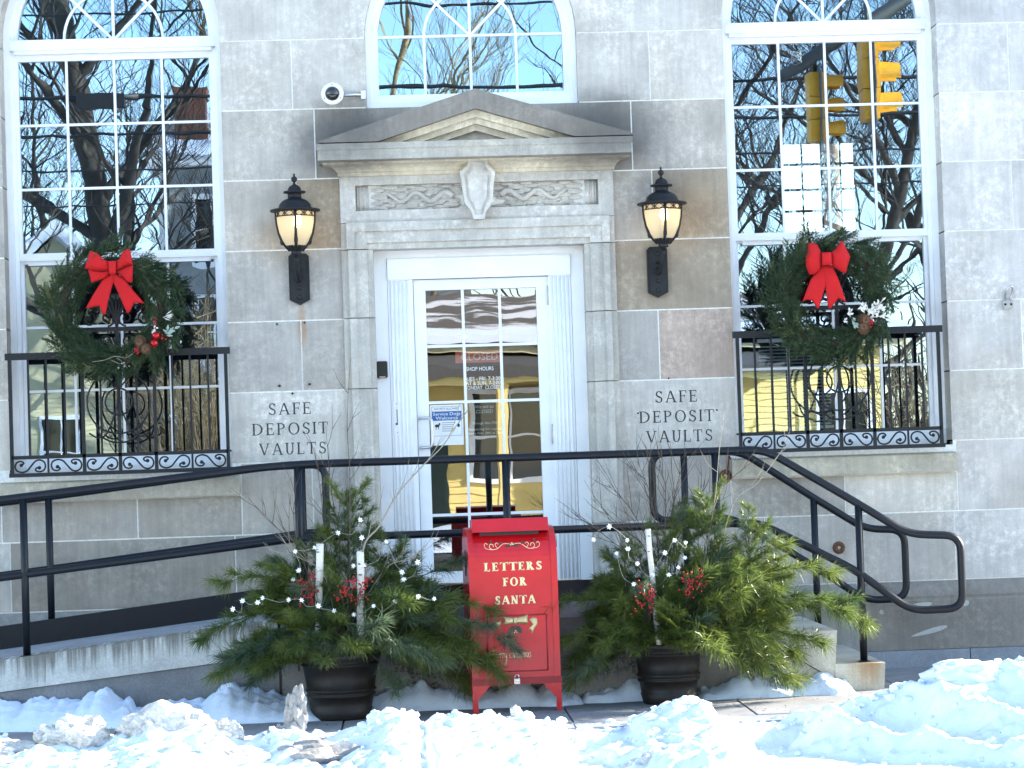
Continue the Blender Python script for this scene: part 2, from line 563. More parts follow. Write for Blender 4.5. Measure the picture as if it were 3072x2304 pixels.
def sheet_holes(outer, holes, y):
    polys = [[Vector((p[0], p[1], 0)) for p in q] for q in [outer] + holes]
    tri = geometry.tessellate_polygon(polys)
    vs = [(p.x, y, p.y) for q in polys for p in q]
    m = MB(); m.add(vs, [tuple(t) for t in tri])
    return m
# ------------------------------------------------------------------ serif letters
def quad(x0, y0, x1, y1, w0, w1=None):
    w1 = w0 if w1 is None else w1
    d = Vector((x1 - x0, y1 - y0)).normalized(); n = Vector((-d.y, d.x))
    return [(x0 + n.x * w0 / 2, y0 + n.y * w0 / 2), (x1 + n.x * w1 / 2, y1 + n.y * w1 / 2), (x1 - n.x * w1 / 2, y1 - n.y * w1 / 2), (x0 - n.x * w0 / 2, y0 - n.y * w0 / 2)]
def arcq(cx, cy, rx, ry, a0, a1, thick, thin, n=9):
    out = []
    for i in range(n):
        p = []
        for t in (i / n - .004, (i + 1) / n + .004):
            a = radians(a0 + (a1 - a0) * t)
            wd = thin + (thick - thin) * abs(cos(a))
            p.append(((cx + (rx) * cos(a), cy + (ry) * sin(a)), (cx + (rx - wd) * cos(a), cy + (ry - wd * .85) * sin(a))))
        out.append([p[0][0], p[1][0], p[1][1], p[0][1]])
    return out
def glyph(ch, T=.15, t=.06, sf=.09):
    """strokes as small polygons in a box one unit high; returns (polygons, advance)"""
    L = []
    def stem(x, w=T, y0=0, y1=1, sb=1, st=1):
        L.append([(x, y0), (x + w, y0), (x + w, y1), (x, y1)])
        if sb: L.append([(x - sf, y0), (x + w + sf, y0), (x + w + sf, y0 + t), (x - sf, y0 + t)])
        if st: L.append([(x - sf, y1 - t), (x + w + sf, y1 - t), (x + w + sf, y1), (x - sf, y1)])
    def bar(x0, x1, y, h=t): L.append([(x0, y), (x1, y), (x1, y + h), (x0, y + h)])
    def tick(x, y0, y1, w=.05): L.append([(x - w, y0), (x, y0), (x, y1), (x - w, y1)])
    a = sf
    if ch == 'E': stem(a); bar(a, a + .55, 0); bar(a, a + .52, 1 - t); bar(a, a + .42, .5); tick(a + .55, 0, .24); tick(a + .52, .78, 1); tick(a + .42, .40, .66); w = .66
    elif ch == 'F': stem(a); bar(a, a + .52, 1 - t); bar(a, a + .42, .5); tick(a + .52, .78, 1); tick(a + .42, .40, .66); w = .62
    elif ch == 'L': stem(a); bar(a, a + .52, 0); tick(a + .52, 0, .26); w = .64
    elif ch == 'T': stem(a + .22); bar(a - .08, a + .22 + T + .30, 1 - t); tick(a - .03, .74, 1); tick(a + .52 + T, .74, 1); w = .76
    elif ch == 'I': stem(a); w = T + 2 * sf
    elif ch == 'A':
        L.append(quad(.10, .03, .42, .99, t * 1.1)); L.append(quad(.44, .99, .76, .03, T)); bar(.18, .66, .30)
        bar(.0, .22, 0); bar(.62, .90, 0); w = .90
    elif ch == 'V':
        L.append(quad(.12, .97, .44, .02, T)); L.append(quad(.46, .02, .76, .97, t * 1.1)); bar(0, .27, 1 - t); bar(.64, .88, 1 - t); w = .88
    elif ch == 'U':
        stem(a, y0=.30, sb=0); L.append([(a + .50, .3), (a + .50 + t * 1.2, .3), (a + .50 + t * 1.2, 1), (a + .50, 1)]); bar(a + .42, a + .66, 1 - t)
        L += arcq(a + .286, .31, .286, .32, 180, 360, T, t); w = .76
    elif ch == 'O': L += arcq(.45, .5, .44, .52, 0, 360, T, t, 22); w = .90
    elif ch == 'D': stem(a); L += arcq(a + .18, .5, .58, .5, -90, 90, T, t, 12); bar(a, a + .2, 0); bar(a, a + .2, 1 - t); w = .88
    elif ch == 'P': stem(a); L += arcq(a + .20, .73, .36, .27, -90, 90, T, t, 9); bar(a, a + .22, 1 - t); bar(a, a + .22, .46); w = .68
    elif ch == 'R': stem(a); L += arcq(a + .20, .74, .34, .26, -90, 90, T, t, 9); bar(a, a + .22, 1 - t); bar(a, a + .22, .48); L.append(quad(a + .28, .50, a + .58, .02, T)); bar(a + .5, a + .72, 0); w = .82
    elif ch == 'N': stem(a, w=t * 1.2); stem(a + .52, w=t * 1.2, sb=0); L.append(quad(a + .06, .97, a + .54, .03, T)); w = .80
    elif ch == 'S':
        L += arcq(.31, .735, .25, .275, 20, 250, T * .9, t * 1.1, 10); L += arcq(.31, .268, .28, .278, 70, -160, T * .9, t * 1.1, 10)
        L.append(quad(.20, .585, .43, .43, T)); tick(.56, .70, .97); tick(.085, .03, .30); w = .62
    else: w = .4
    return L, w
def text_polys(txt, h, cx, z, spacing=.14, T=.15, t=.06, sf=.09, width=None):
    polys = []; x = 0
    for ch in txt:
        g, w = glyph(ch, T, t, sf)
        polys += [[(px + x, py) for px, py in q] for q in g]
        x += w + spacing
    x -= spacing
    k = (width / x) if width else h
    return [[(cx + (px - x / 2) * k, z + py * h) for px, py in q] for q in polys]

# plain lettering made from the built-in font, turned to face the street
def flat_text(txt, size, x, y, z, mat, parent, name='lettering', align='CENTER', width=None, shear=0, rotz=0, ext=.0004):
    cu = bpy.data.curves.new(name, 'FONT')
    cu.body = txt; cu.size = size; cu.align_x = align; cu.extrude = ext; cu.shear = shear; cu.resolution_u = 3
    ob = bpy.data.objects.new(name, cu)
    COL.objects.link(ob)
    dg = bpy.context.evaluated_depsgraph_get()
    me = bpy.data.meshes.new_from_object(ob.evaluated_get(dg))
    bpy.data.objects.remove(ob)
    sx = 1
    if width and len(me.vertices):
        xs = [v.co.x for v in me.vertices]; sx = width / (max(xs) - min(xs))
    me.transform(Matrix.Translation((x, y, z)) @ Matrix.Rotation(rotz, 4, 'Z') @ Matrix.Rotation(pi / 2, 4, 'X') @ Matrix.Diagonal((sx, 1, 1, 1)))
    me.materials.clear()
    return link(name, me, mat, parent)

# ================================================================== THE BANK
AX = .545                                        # axis of the doorway
WL, WR, WC = -1.89, 2.985, .537                  # window axes
HW, ZS, ZB = .735, 4.44, 1.50                    # half width, springing, foot of the side windows
CHW, CZS, CZB = .715, 4.37, 3.885
def outl(cx, hw, zb, zs, d=0, n=26):
    r = hw - d
    return [(cx - r, zb)] + [(cx - r * cos(pi * i / n), zs + r * sin(pi * i / n)) for i in range(n + 1)] + [(cx + r, zb)]

bank = thing('bank_building', 'pale grey limestone bank front with three arched white windows and a pedimented doorway', 'building', (AX, 0, 0))
T0 = (.50, .48, .44)
tone = {}
def stone(poly, y0, y1, col=None, name='stone_block', mat='stone', jig=.0010):
    o = MB().prism(poly, y0 + R.uniform(-jig, jig), y1).build(name, M[mat], bank)
    c = col or T0
    c = (c[0] * 1.07, c[1] * 1.0, c[2] * .93)
    f = R.uniform(.92, 1.08)
    g = R.uniform(-.012, .012)
    o.color = (c[0] * f + g, c[1] * f, c[2] * f - g, 1)
    return o
J = .0046                                        # half a joint
Z = [.575, 1.04, 1.518, 1.992, 2.465, 2.942, 3.417, 3.890, 4.362, 4.835, 5.31, 5.78, 6.25, 6.72, 7.19, 7.66, 7.83, 8.6]
def arc_x(cx, hw, zs, z):
    if z <= zs: return hw
    if z >= zs + hw: return 0
    return sqrt(hw * hw - (z - zs) ** 2)
def course(z0, z1, segs):
    """segs: (x0, x1, colour, left window, right window) - a side may follow an arched opening (cx, hw, zs)"""
    for x0, x1, col, lw, rw in segs:
        n = 14 if (lw or rw) else 1
        zs_ = [z0 + J + (z1 - z0 - 2 * J) * i / n for i in range(n + 1)]
        Lp = [((lw[0] + arc_x(lw[1], lw[1], lw[2], z) + (J if z > lw[2] + lw[1] else 0)) if lw else x0 + J, z) for z in zs_]
        Rp = [((rw[0] - arc_x(rw[1], rw[1], rw[2], z) - (J if z > rw[2] + rw[1] else 0)) if rw else x1 - J, z) for z in zs_]
        yield stone(Lp + Rp[::-1], 0, .20, col)
wl, wr, wc = (WL, HW, ZS), (WR, HW, ZS), (WC, CHW, CZS)
W_ = lambda *a: tuple(x / 255 for x in a)
def lin(r, g, b):
    f = lambda c: ((c / 255 + .055) / 1.055) ** 2.4 if c > 10 else c / 3294
    return (f(r), f(g), f(b))
LT, MD, DK, BR, WH = lin(205, 203, 197), lin(186, 183, 177), lin(166, 163, 157), lin(172, 160, 142), lin(208, 208, 207)
PK = lin(186, 170, 158)
rows = {
    # row index of lower joint: list of (x0, x1, colour, left opening, right opening)
    8: [(-4.2, 0, LT, None, wl), (0, 0, LT, wl, wc), (0, 0, LT, wc, wr), (0, 5.4, WH, wr, None)],
    7: [(-3.6, 0, LT, None, wl), (0, -.677, LT, wl, None), (-.677, 0, LT, None, wc), (0, 1.745, LT, wc, None), (1.745, 0, LT, None, wr), (0, 4.21, WH, wr, None), (4.21, 5.7, WH, None, None)],
    6: [(-4.2, 0, MD, None, wl), (0, -.535, MD, wl, None), (-.535, .2, DK, None, None), (.2, .9, DK, None, None), (.9, 1.608, DK, None, None), (1.608, 0, MD, None, wr), (0, 5.4, WH, wr, None)],
    5: [(-3.6, 0, MD, None, wl), (0, -.672, MD, wl, None), (-.672, -.375, BR, None, None), (1.465, 1.735, MD, None, None), (1.735, 0, BR, None, wr), (0, 4.20, WH, wr, None), (4.20, 5.7, WH, None, None)],
    4: [(-4.2, 0, MD, None, wl), (0, -.375, MD, wl, None), (1.465, 0, BR, None, wr), (0, 5.4, WH, wr, None)],
    3: [(-3.6, 0, MD, None, wl), (0, -.665, MD, wl, None), (-.665, -.375, MD, None, None), (1.465, 1.745, MD, None, None), (1.745, 0, PK, None, wr), (0, 4.23, WH, wr, None), (4.23, 5.7, WH, None, None)],
    2: [(-4.2, 0, LT, None, wl), (0, -.375, LT, wl, None), (1.465, 0, LT, None, wr), (0, 5.4, LT, wr, None)],
}
inscribed = []
for k in range(8, 1, -1):
    a, b = Z[k], Z[k + 1]
    for i, o in enumerate(course(a, b, rows[k])):
        if k == 2 and i in (1, 2): inscribed.append(o)
    s = 0 if k % 2 else .6
    xs = [-7.2, rows[k][0][0]] if k % 2 else [-7.2, -5.6, rows[k][0][0]]
    for p, q in zip(xs, xs[1:]): stone([(p + J, a + J), (q - J, a + J), (q - J, b - J), (p + J, b - J)], 0, .2, LT)
    x = rows[k][-1][1]
    while x < 7.78:
        q = min(7.8, x + 1.5)
        stone([(x + J, a + J), (q - J, a + J), (q - J, b - J), (x + J, b - J)], 0, .2, WH)
        x = q
for k in range(9, 17):                           # above the picture
    a, b = Z[k], Z[k + 1]
    segs = []
    if a < ZS + HW:
        segs = [(-4.0, 0, LT, None, wl), (0, 0, LT, wl, wc), (0, 0, LT, wc, wr), (0, 5.2, WH, wr, None)]
        list(course(a, b, segs)); xs = [(-7.2, -4.0), (5.2, 7.2), (7.2, 7.8)]
    else:
        o_ = .7 if k % 2 else 0
        e = [-7.2] + [-6 + o_ + 1.4 * i for i in range(10)] + [7.8]
        xs = list(zip(e, e[1:]))
    for p, q in xs: stone([(p + J, a + J), (q - J, a + J), (q - J, b - J), (p + J, b - J)], 0, .2, LT)
# below the sills
def rect(x0, x1, z0, z1): return [(x0 + J, z0 + J), (x1 - J, z0 + J), (x1 - J, z1 - J), (x0 + J, z1 - J)]
for x0, x1, z0, z1, c in [(-7.2, -4.3, 1.04, 1.518, LT), (-4.3, -2.69, 1.04, 1.518, LT), (-2.69, -1.79, 1.04, 1.305, MD), (-1.79, -1.095, 1.04, 1.305, DK), (-1.095, -.62, 1.04, 1.518, MD), (-.62, -.375, 1.04, 1.518, MD),
                          (1.465, 2.20, 1.04, 1.518, MD), (2.20, 2.974, 1.04, 1.305, DK), (2.974, 3.745, 1.04, 1.305, LT), (3.745, 5.5, 1.04, 1.518, WH), (5.5, 7.8, 1.04, 1.518, WH), 
                          (-7.2, -4.2, .575, 1.04, LT), (-4.2, -2.64, .575, 1.04, LT), (-2.64, -1.147, .575, 1.04, DK), (-1.147, -.375, .575, 1.04, DK), (1.465, 2.42, .575, 1.04, MD), (2.42, 3.715, .575, 1.04, MD), (3.715, 5.4, .575, 1.04, WH), (5.4, 7.8, .575, 1.04, WH)]:
    stone(rect(x0, x1, z0, z1), 0, .2, c)
# plinth with a moulded top edge, granite footing
for x0, x1 in [(-7.2, -4.0), (-4.0, -1.2), (-1.2, .4), (.4, 1.6), (1.6, 3.03), (3.03, 5.2), (5.2, 7.6), (7.6, 7.8)]:
    c = DK if x0 < 3 else lin(150, 143, 133)
    pts = [(.2, .10), (-.055, .115), (-.055, .44), (-.048, .455), (-.052, .475), (-.036, .51), (-.012, .555), (-.006, .572), (.2, .572)]
    o = MB().prism(pts, x0 + J, x1 - J, 'x').build('plinth_stone', M['stone'], bank); o.color = (*[q * .86 for q in c], 1)
gx = [-7.2, -5.2, -3.2, -1.0, 1.2, 2.5, 3.77, 5.3, 7.0, 7.8]
for x0, x1 in zip(gx, gx[1:]):
    MB().box(x0 + .003, x1 - .003, -.075, .2, -.3, .112).build('granite_block', M['granite'], bank)
# stone sills under the side windows
for a, b in ((-2.69, -1.095), (2.20, 3.74)):
    o = MB().prism([(-.055, 1.31), (-.055, 1.425), (-.05, 1.432), (.16, 1.475), (.26, 1.475), (.26, 1.31)], a + J, b - J, 'x').build('window_sill', M['stone'], bank); o.color = (*lin(190, 180, 160), 1)
# mortar bed behind the joints, inner wall, shell, roof, back wall
holes = [outl(c, HW + .004, ZB - .01, ZS)[::-1] for c in (WL, WR)] + [outl(WC, CHW + .004, CZB - .004, CZS)[::-1], [(-.18, .55), (-.18, 2.93), (1.26, 2.93), (1.26, .55)], [(-1.12, 1.54), (-1.12, 1.97), (-.40, 1.97), (-.40, 1.54)], [(1.49, 1.54), (1.49, 1.97), (2.22, 1.97), (2.22, 1.54)]]
sheet_holes([(-7.2, -.3), (7.8, -.3), (7.8, 8.6), (-7.2, 8.6)], holes, .0035).build('mortar_bed', M['mortar'], bank)
holes2 = [outl(c, HW - .02, ZB, ZS)[::-1] for c in (WL, WR)] + [outl(WC, CHW - .02, CZB + .02, CZS)[::-1], [(-.08, .63), (-.08, 2.86), (1.17, 2.86), (1.17, .63)]]
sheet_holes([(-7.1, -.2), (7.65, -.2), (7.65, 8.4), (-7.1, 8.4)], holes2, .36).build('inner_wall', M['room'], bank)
bw = [(3.80, 3.58), (3.80, 4.52), (4.56, 4.52), (4.56, 3.58)]
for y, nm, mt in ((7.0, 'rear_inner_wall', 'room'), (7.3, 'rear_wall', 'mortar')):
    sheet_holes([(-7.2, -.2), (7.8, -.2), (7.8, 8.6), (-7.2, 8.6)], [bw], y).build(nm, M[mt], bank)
m = MB()
m.box(-7.2, -7.0, .2, 7.3, -.3, 8.6); m.box(7.6, 7.8, .2, 7.3, -.3, 8.6)
m.build('side_wall', M['mortar'], bank)
MB().box(-7.3, 7.9, -.02, 7.4, 8.6, 8.9).build('roof', M['mortar'], bank)
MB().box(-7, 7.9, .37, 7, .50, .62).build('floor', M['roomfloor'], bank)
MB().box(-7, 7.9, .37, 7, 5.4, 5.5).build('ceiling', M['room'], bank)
m = MB()
for i in range(1, 4): m.box(3.80 + .19 * i - .008, 3.80 + .19 * i + .008, 6.98, 7.0, 3.58, 4.52)
for z in (3.82, 4.03, 4.28): m.box(3.80, 4.56, 6.975, 6.99, z - .012, z + .012)
m.build('rear_window', M['cable'], bank)

# incised words: real grooves cut into the two inscribed blocks
for o, (cx, w1, w2, w3) in zip(inscribed, ((-.757, 0, 0, 0), (1.848, 0, 0, 0))):
    polys = []
    for txt, z, wd, dx in (('SAFE', 1.836, .287, 0), ('DEPOSIT', 1.702, .51, 0), ('VAULTS', 1.568, .45, .012)):
        polys += text_polys(txt, .079, cx + dx, z, .2, .135, .07, .07, wd)
    m = MB()
    for q in polys: m.prism(q, -.02, .009)
    cut = m.build('cutter', M['stone'])
    cut.data.materials.append(M['incise'])
    cut.data.polygons.foreach_set('material_index', [1] * len(cut.data.polygons))
    o.data.materials.append(M['incise'])
    md = o.modifiers.new('cut', 'BOOLEAN'); md.operation = 'DIFFERENCE'; md.object = cut; md.solver = 'EXACT'; md.use_self = True
    dg = bpy.context.evaluated_depsgraph_get()
    me = bpy.data.meshes.new_from_object(o.evaluated_get(dg))
    o.modifiers.clear(); o.data = me
    o.name = 'inscribed_block'
    bpy.data.objects.remove(cut)
for x, z, r in ((-.825, 2.445, .007), (-.64, 2.45, .006), (-.82, 2.03, .009), (-.62, 2.035, .008), (-.735, 1.977, .008), (1.80, 2.0, .006), (1.585, 1.77, .006), (2.12, 1.775, .006)):
    MB().lathe([(0, 0), (r, 0), (r, .006), (0, .006)], (0, 0, 0), 8).build('plug_hole', M['black'], bank).matrix_basis = Matrix.Translation((x, -.003, z)) @ Matrix.Rotation(pi / 2, 4, 'X')
# smears of pale mortar on the plinth
for x, z, l, an in ((3.42, .41, .22, .12), (3.50, .235, .26, .24), (3.76, .415, .045, .9), (3.18, .375, .03, .5)):
    pts = [(x + (l / 2 * cos(t)) * cos(an) - .016 * sin(t) * sin(an), z + (l / 2 * cos(t)) * sin(an) + .016 * sin(t) * cos(an) * (1 + .4 * cos(t))) for t in [2 * pi * i / 14 for i in range(14)]]
    MB().prism(pts, -.058, -.05).build('mortar_smear', M['patch'], bank)

# ---------------------------------------------------------------- windows
def side_window(cx):
    fr = MB().ring(outl(cx, HW - .001, ZB, ZS), outl(cx, HW, ZB, ZS, .042), .155, .25).ring(outl(cx, HW, ZB, ZS, .042), outl(cx, HW, ZB, ZS, .068), .185, .30)
    fr.box(cx - HW + .068, cx + HW - .068, .165, .30, 4.335, 4.405).box(cx - HW + .042, cx + HW - .042, .152, .165, 4.36, 4.43)
    fr.box(cx - HW + .068, cx + HW - .068, .19, .30, 4.405, 4.425)
    fr.box(cx - HW + .042, cx + HW - .042, .16, .30, ZB, ZB + .035)
    W = fr.build('arched_window', M['white'], bank)
    a = .068; g = .645
    x0, x1 = cx - HW + a, cx + HW - a
    # fanlight
    m = MB().ring(outl(cx, HW, 4.425, ZS, a), outl(cx, HW, 4.425, ZS, a + .022), .205, .26)
    m.build('fanlight_frame', M['white'], W)
    sheet_holes(outl(cx, HW, 4.42, ZS, a), [], .238).build('pane', M['archglass'], W)
    m = MB()
    n = 22
    A = [(cx - .325 * cos(pi * i / n), ZS + .325 * sin(pi * i / n)) for i in range(n + 1)]
    B = [(cx - .343 * cos(pi * i / n), ZS + .343 * sin(pi * i / n)) for i in range(n + 1)]
    m.ring(A, B, .229, .236)
    for an in (45, 90, 135):
        q = quad(cx, ZS - .01, cx + .65 * cos(radians(an)), ZS + .65 * sin(radians(an)), .019)
        m.prism(q, .2285 + .0006 * (an % 7), .2365)
    m.build('fan_muntins', M['white'], W)
    # sashes: upper outside, lower inside
    for nm, z0, z1, yf, gz0, gz1, bl in (('upper_sash', 2.935, 4.335, .205, 2.985, 4.292, 1), ('lower_sash', 1.535, 2.975, .245, 1.617, 2.918, 0)):
        s = MB()
        s.box(x0, cx - g, yf, yf + .038, z0, z1); s.box(cx + g, x1, yf, yf + .038, z0, z1)
        s.box(cx - g, cx + g, yf, yf + .038, z0, gz0); s.box(cx - g, cx + g, yf, yf + .038, gz1, z1)
        so_ = s.build(nm, M['white'], W)
        q = MB(); q.add([(cx - g, yf + .02, gz0), (cx + g, yf + .02, gz0), (cx + g, yf + .02, gz1), (cx - g, yf + .02, gz1)], [(0, 1, 2, 3)])
        q.build('pane', M['glass'], W)
        for i in (1, 2, 3):
            x = cx - g + 2 * g * i / 4
            MB().box(x - .0085, x + .0085, yf + .010, yf + .0185, gz0, gz1).build('muntin', M['white'], W)
        for i in (1, 2):
            z = gz0 + (gz1 - gz0) * i / 3
            MB().box(cx - g, cx + g, yf + .011, yf + .0175, z - .0085, z + .0085).build('muntin', M['white'], W)
    MB().box(cx - g + .03, cx + g - .03, .225, .245, 2.905, 2.935).build('sash_lip', M['white'], W)
    return W
side_window(WL); side_window(WR)
fr = MB().ring(outl(WC, CHW - .001, CZB, CZS), outl(WC, CHW, CZB, CZS, .03), .04, .2).ring(outl(WC, CHW, CZB, CZS, .03), outl(WC, CHW, CZB, CZS, .062), .09, .22)
fr.ring(outl(WC, CHW, CZB + .06, CZS, .062), outl(WC, CHW, CZB + .06, CZS, .085), .12, .24)
fr.box(WC - CHW + .001, WC + CHW - .001, .03, .2, CZB, CZB + .045).box(WC - CHW + .03, WC + CHW - .03, .085, .22, CZB + .045, CZB + .07).box(WC - .63, WC + .63, .12, .24, CZB + .07, CZB + .103)
W = fr.build('arched_window', M['white'], bank)
sheet_holes(outl(WC, CHW, CZB + .1, CZS, .083), [], .165).build('pane', M['archglass'], W)
m = MB()
n = 22
A = [(WC - .305 * cos(pi * i / n), CZS + .02 + .305 * sin(pi * i / n)) for i in range(n + 1)]
B = [(WC - .323 * cos(pi * i / n), CZS + .02 + .323 * sin(pi * i / n)) for i in range(n + 1)]
m.ring(A, B, .156, .163)
for an in (45, 90, 135): m.prism(quad(WC, CZS + .02, WC + .63 * cos(radians(an)), CZS + .02 + .63 * sin(radians(an)), .018), .1555 + .0006 * (an % 7), .1635)
m.build('fan_muntins', M['white'], W)
MB().box(WC - .63, WC + .63, .157, .1632, CZS + .011, CZS + .029).build('muntin', M['white'], W)
for d in (-.314, 0, .314): MB().box(WC + d - .009, WC + d + .009, .1562, .1628, CZB + .103, CZS + .011).build('muntin', M['white'], W)

# ---------------------------------------------------------------- door surround in stone
SC = lin(196, 194, 188)
def sblock(mb, name='surround_stone', col=SC, mat='stone'):
    o = mb.build(name, M[mat], bank)
    f = R.uniform(.93, 1.05)
    o.color = (col[0] * f * 1.05, col[1] * f, col[2] * f * .94, 1)
    return o
zj = [.45, 1.04, 1.518, 1.992, 2.465, 2.925]
for s in (-1, 1):
    for a, b in zip(zj, zj[1:]):
        prof = [(.92, .12), (.92, -.045), (.878, -.045), (.878, -.082), (.838, -.082), (.828, -.066), (.752, -.066), (.744, -.05), (.712, -.05), (.712, .12)]
        m = MB(); m.prism([(AX + s * x, y) for x, y in prof], a + .003, b - .003, 'z')
        sblock(m)
m = MB()   # lintel with three stepped bands that turn down at its ends
m.box(AX - .885, AX + .885, -.082, .12, 3.045, 3.105).box(AX - .832, AX + .832, -.066, .12, 2.968, 3.045).box(AX - .75, AX + .75, -.05, .12, 2.925, 2.968)
for s in (-1, 1):
    xs = sorted((AX + s * .832, AX + s * .885)); m.box(xs[0], xs[1], -.082, .12, 2.928, 3.045)
    xs = sorted((AX + s * .75, AX + s * .832)); m.box(xs[0], xs[1], -.066, .12, 2.928, 2.968)
    xs = sorted((AX + s * .885, AX + s * .92)); m.box(xs[0], xs[1], -.045, .12, 2.928, 3.105)
sblock(m, 'lintel')
# frieze with sunk panel
m = MB()
m.box(AX - .92, AX + .92, -.052, .12, 3.108, 3.187).box(AX - .92, AX + .92, -.052, .12, 3.358, 3.415)
m.box(AX - .92, AX - .818, -.052, .12, 3.187, 3.358).box(AX + .818, AX + .92, -.052, .12, 3.187, 3.358)
m.box(AX - .818, AX + .818, .004, .12, 3.187, 3.358)
sblock(m, 'frieze', lin(206, 204, 199))
for s in (-1, 1):
    m = MB()
    for i in range(5):                                      # reeded end rolls
        x = AX + s * (.803 - i * .016)
        m.tube([(x, -.008, 3.19), (x, -.008, 3.355)], [.008 + .004 * (i % 2)] * 2, 8)
    for row in range(4):                                    # overlapping husks
        z = 3.205 + row * .044
        k = 0
        x = .71
        while x > .17:
            l = R.uniform(.075, .11)
            zz = z + R.uniform(-.006, .006) + (.012 if k % 2 else -.01)
            m.ball((AX + s * (x - l / 2), -.010, zz), l / 2, 10, (1.12, .23, .36))
            m.ball((AX + s * (x - l * .45), -.018, zz), l / 2, 8, (.75, .20, .10))
            x -= l * R.uniform(.62, .85); k += 1
    # ribbon waving through the husks
    pts = [(AX + s * (.16 + .04 * i), -.024, 3.272 + .030 * sin(i * 1.25)) for i in range(12)]
    m.tube(spline(pts, 4), [.020 - .0002 * i for i in range(45)], 8)
    sblock(m, 'carved_swag', lin(204, 202, 198))
sh = [(.497, 3.512), (.609, 3.512), (.624, 3.458), (.668, 3.418), (.658, 3.36), (.644, 3.215), (.600, 3.150), (.585, 3.100), (.515, 3.100), (.500, 3.150), (.455, 3.215), (.440, 3.36), (.430, 3.420), (.480, 3.458)]
shc = (.548, 3.32)
inn = [(shc[0] + (x - shc[0]) * .78, shc[1] + (z - shc[1]) * .86) for x, z in sh]
m = MB().ring(sh, inn, -.150, .02, True)
m.prism(inn, -.132, .02)
m.prism([(shc[0] + (x - shc[0]) * .6, shc[1] + (z - shc[1]) * .72) for x, z in sh], -.139, -.13)
sblock(m, 'carved_shield', lin(206, 204, 199))
# bed mould and corona (profiles are swept along x, with returned ends)
def mould(mb, prof, x0, x1):
    """prof: (projection, z); a moulding with mitred returns at both ends"""
    n = len(prof)
    vs = []
    for p, z in prof:
        vs += [(x0 - p, -p, z), (x1 + p, -p, z), (x0 - p, .02, z), (x1 + p, .02, z)]
    fs = []
    for i in range(n - 1):
        a, b = 4 * i, 4 * i + 4
        fs += [(a, a + 1, b + 1, b), (a + 2, a, b, b + 2), (a + 1, a + 3, b + 3, b + 1)]
    fs += [(0, 2, 3, 1), tuple(4 * (n - 1) + k for k in (0, 1, 3, 2))]
    mb.add(vs, fs)
for x0, x1 in ((-.303, .19), (.19, .9), (.9, 1.393)):
    pass
m = MB()
cym = [(.055, 3.415), (.068, 3.420), (.068, 3.440), (.078, 3.446)] + [(.078 + .075 * (1 - cos(t * pi / 2)), 3.446 + .042 * sin(t * pi / 2)) for t in (0, .25, .5, .75, 1)] + [(.165, 3.490), (.165, 3.503)]
mould(m, cym, -.318, 1.408)
sblock(m, 'bed_mould', lin(226, 219, 200))
m = MB(); mould(m, [(.205, 3.503), (.285, 3.5031), (.285, 3.565), (.292, 3.575), (.292, 3.612), (.25, 3.618)], -.225, 1.29)
sblock(m, 'corona', lin(190, 187, 178))
# raking cornice, moulding and tympanum
def rake(mb, top, bot, xe, y0, y1, base):
    """chevron between two apex heights; slopes run down to the cornice"""
    sl = (3.95 - 3.625) / 1.045
    for s in (-1, 1):
        xb = (bot - base) / sl; xt = (top - base) / sl
        xt = min(xt, xe)
        P = [(AX, bot), (AX, top), (AX + s * xt, top - sl * xt)]
        if top - sl * xt > base + 1e-4: P += [(AX + s * xt, base)]
        P += [(AX + s * xb, base)]
        mb.prism(P, y0, y1)
B0 = 3.6185
m = MB(); rake(m, 3.953, 3.822, 1.045, -.30, .01, B0); sblock(m, 'raking_cornice', lin(150, 145, 138))
m = MB(); rake(m, 3.822, 3.775, 2, -.235, .008, B0); sblock(m, 'raking_moulding', lin(226, 219, 198))
m = MB(); rake(m, 3.775, 3.735, 2, -.195, .006, B0); sblock(m, 'raking_moulding', lin(220, 213, 196))
m = MB(); rake(m, 3.735, 3.695, 2, -.15, .004, B0); sblock(m, 'raking_moulding', lin(214, 208, 194))
m = MB(); sl_ = (3.95 - 3.625) / 1.045; m.prism([(AX, 3.695), (AX - .077 / sl_, B0), (AX + .077 / sl_, B0)], -.10, .003); sblock(m, 'tympanum', lin(190, 188, 184))

# ---------------------------------------------------------------- white door set
m = MB()
m.box(AX - .711, AX - .625, .10, .34, .62, 2.925).box(AX + .625, AX + .711, .10, .34, .62, 2.925).box(AX - .625, AX + .625, .10, .34, 2.87, 2.925)
D = m.build('door_set', M['white'], bank)
MB().box(AX - .622, AX + .622, .085, .20, 2.728, 2.868).build('door_header', M['white'], D)
for s in (-1, 1):
    xs = sorted((AX + s * (.470 if s > 0 else .451), AX + s * .622))
    m = MB(); m.box(xs[0], xs[1], .105, .20, .66, 2.728)
    for i in range(5):
        x = xs[0] + .022 + i * .027
        m.tube([(x, .105, .67), (x, .105, 2.72)], .0085, 8)
    m.build('fluted_pilaster', M['white'], D)
lx0, lx1, lz0, lz1 = .098, 1.018, .664, 2.724
gx0, gx1, gz0, gz1 = .178, .932, .742, 2.652
m = MB()
m.box(lx0, gx0, .135, .18, lz0, lz1).box(gx1, lx1, .135, .18, lz0, lz1).box(gx0, gx1, .135, .18, lz0, gz0).box(gx0, gx1, .135, .18, gz1, lz1)
m.build('door', M['white'], D)
q = MB(); q.add([(gx0, .16, gz0), (gx1, .16, gz0), (gx1, .16, gz1), (gx0, .16, gz1)], [(0, 1, 2, 3)]); q.build('pane', M['doorglass'], D)
for i in (1, 2):
    x = gx0 + (gx1 - gx0) * i / 3
    MB().box(x - .0095, x + .0095, .1475, .158, gz0, gz1).build('muntin', M['white'], D)
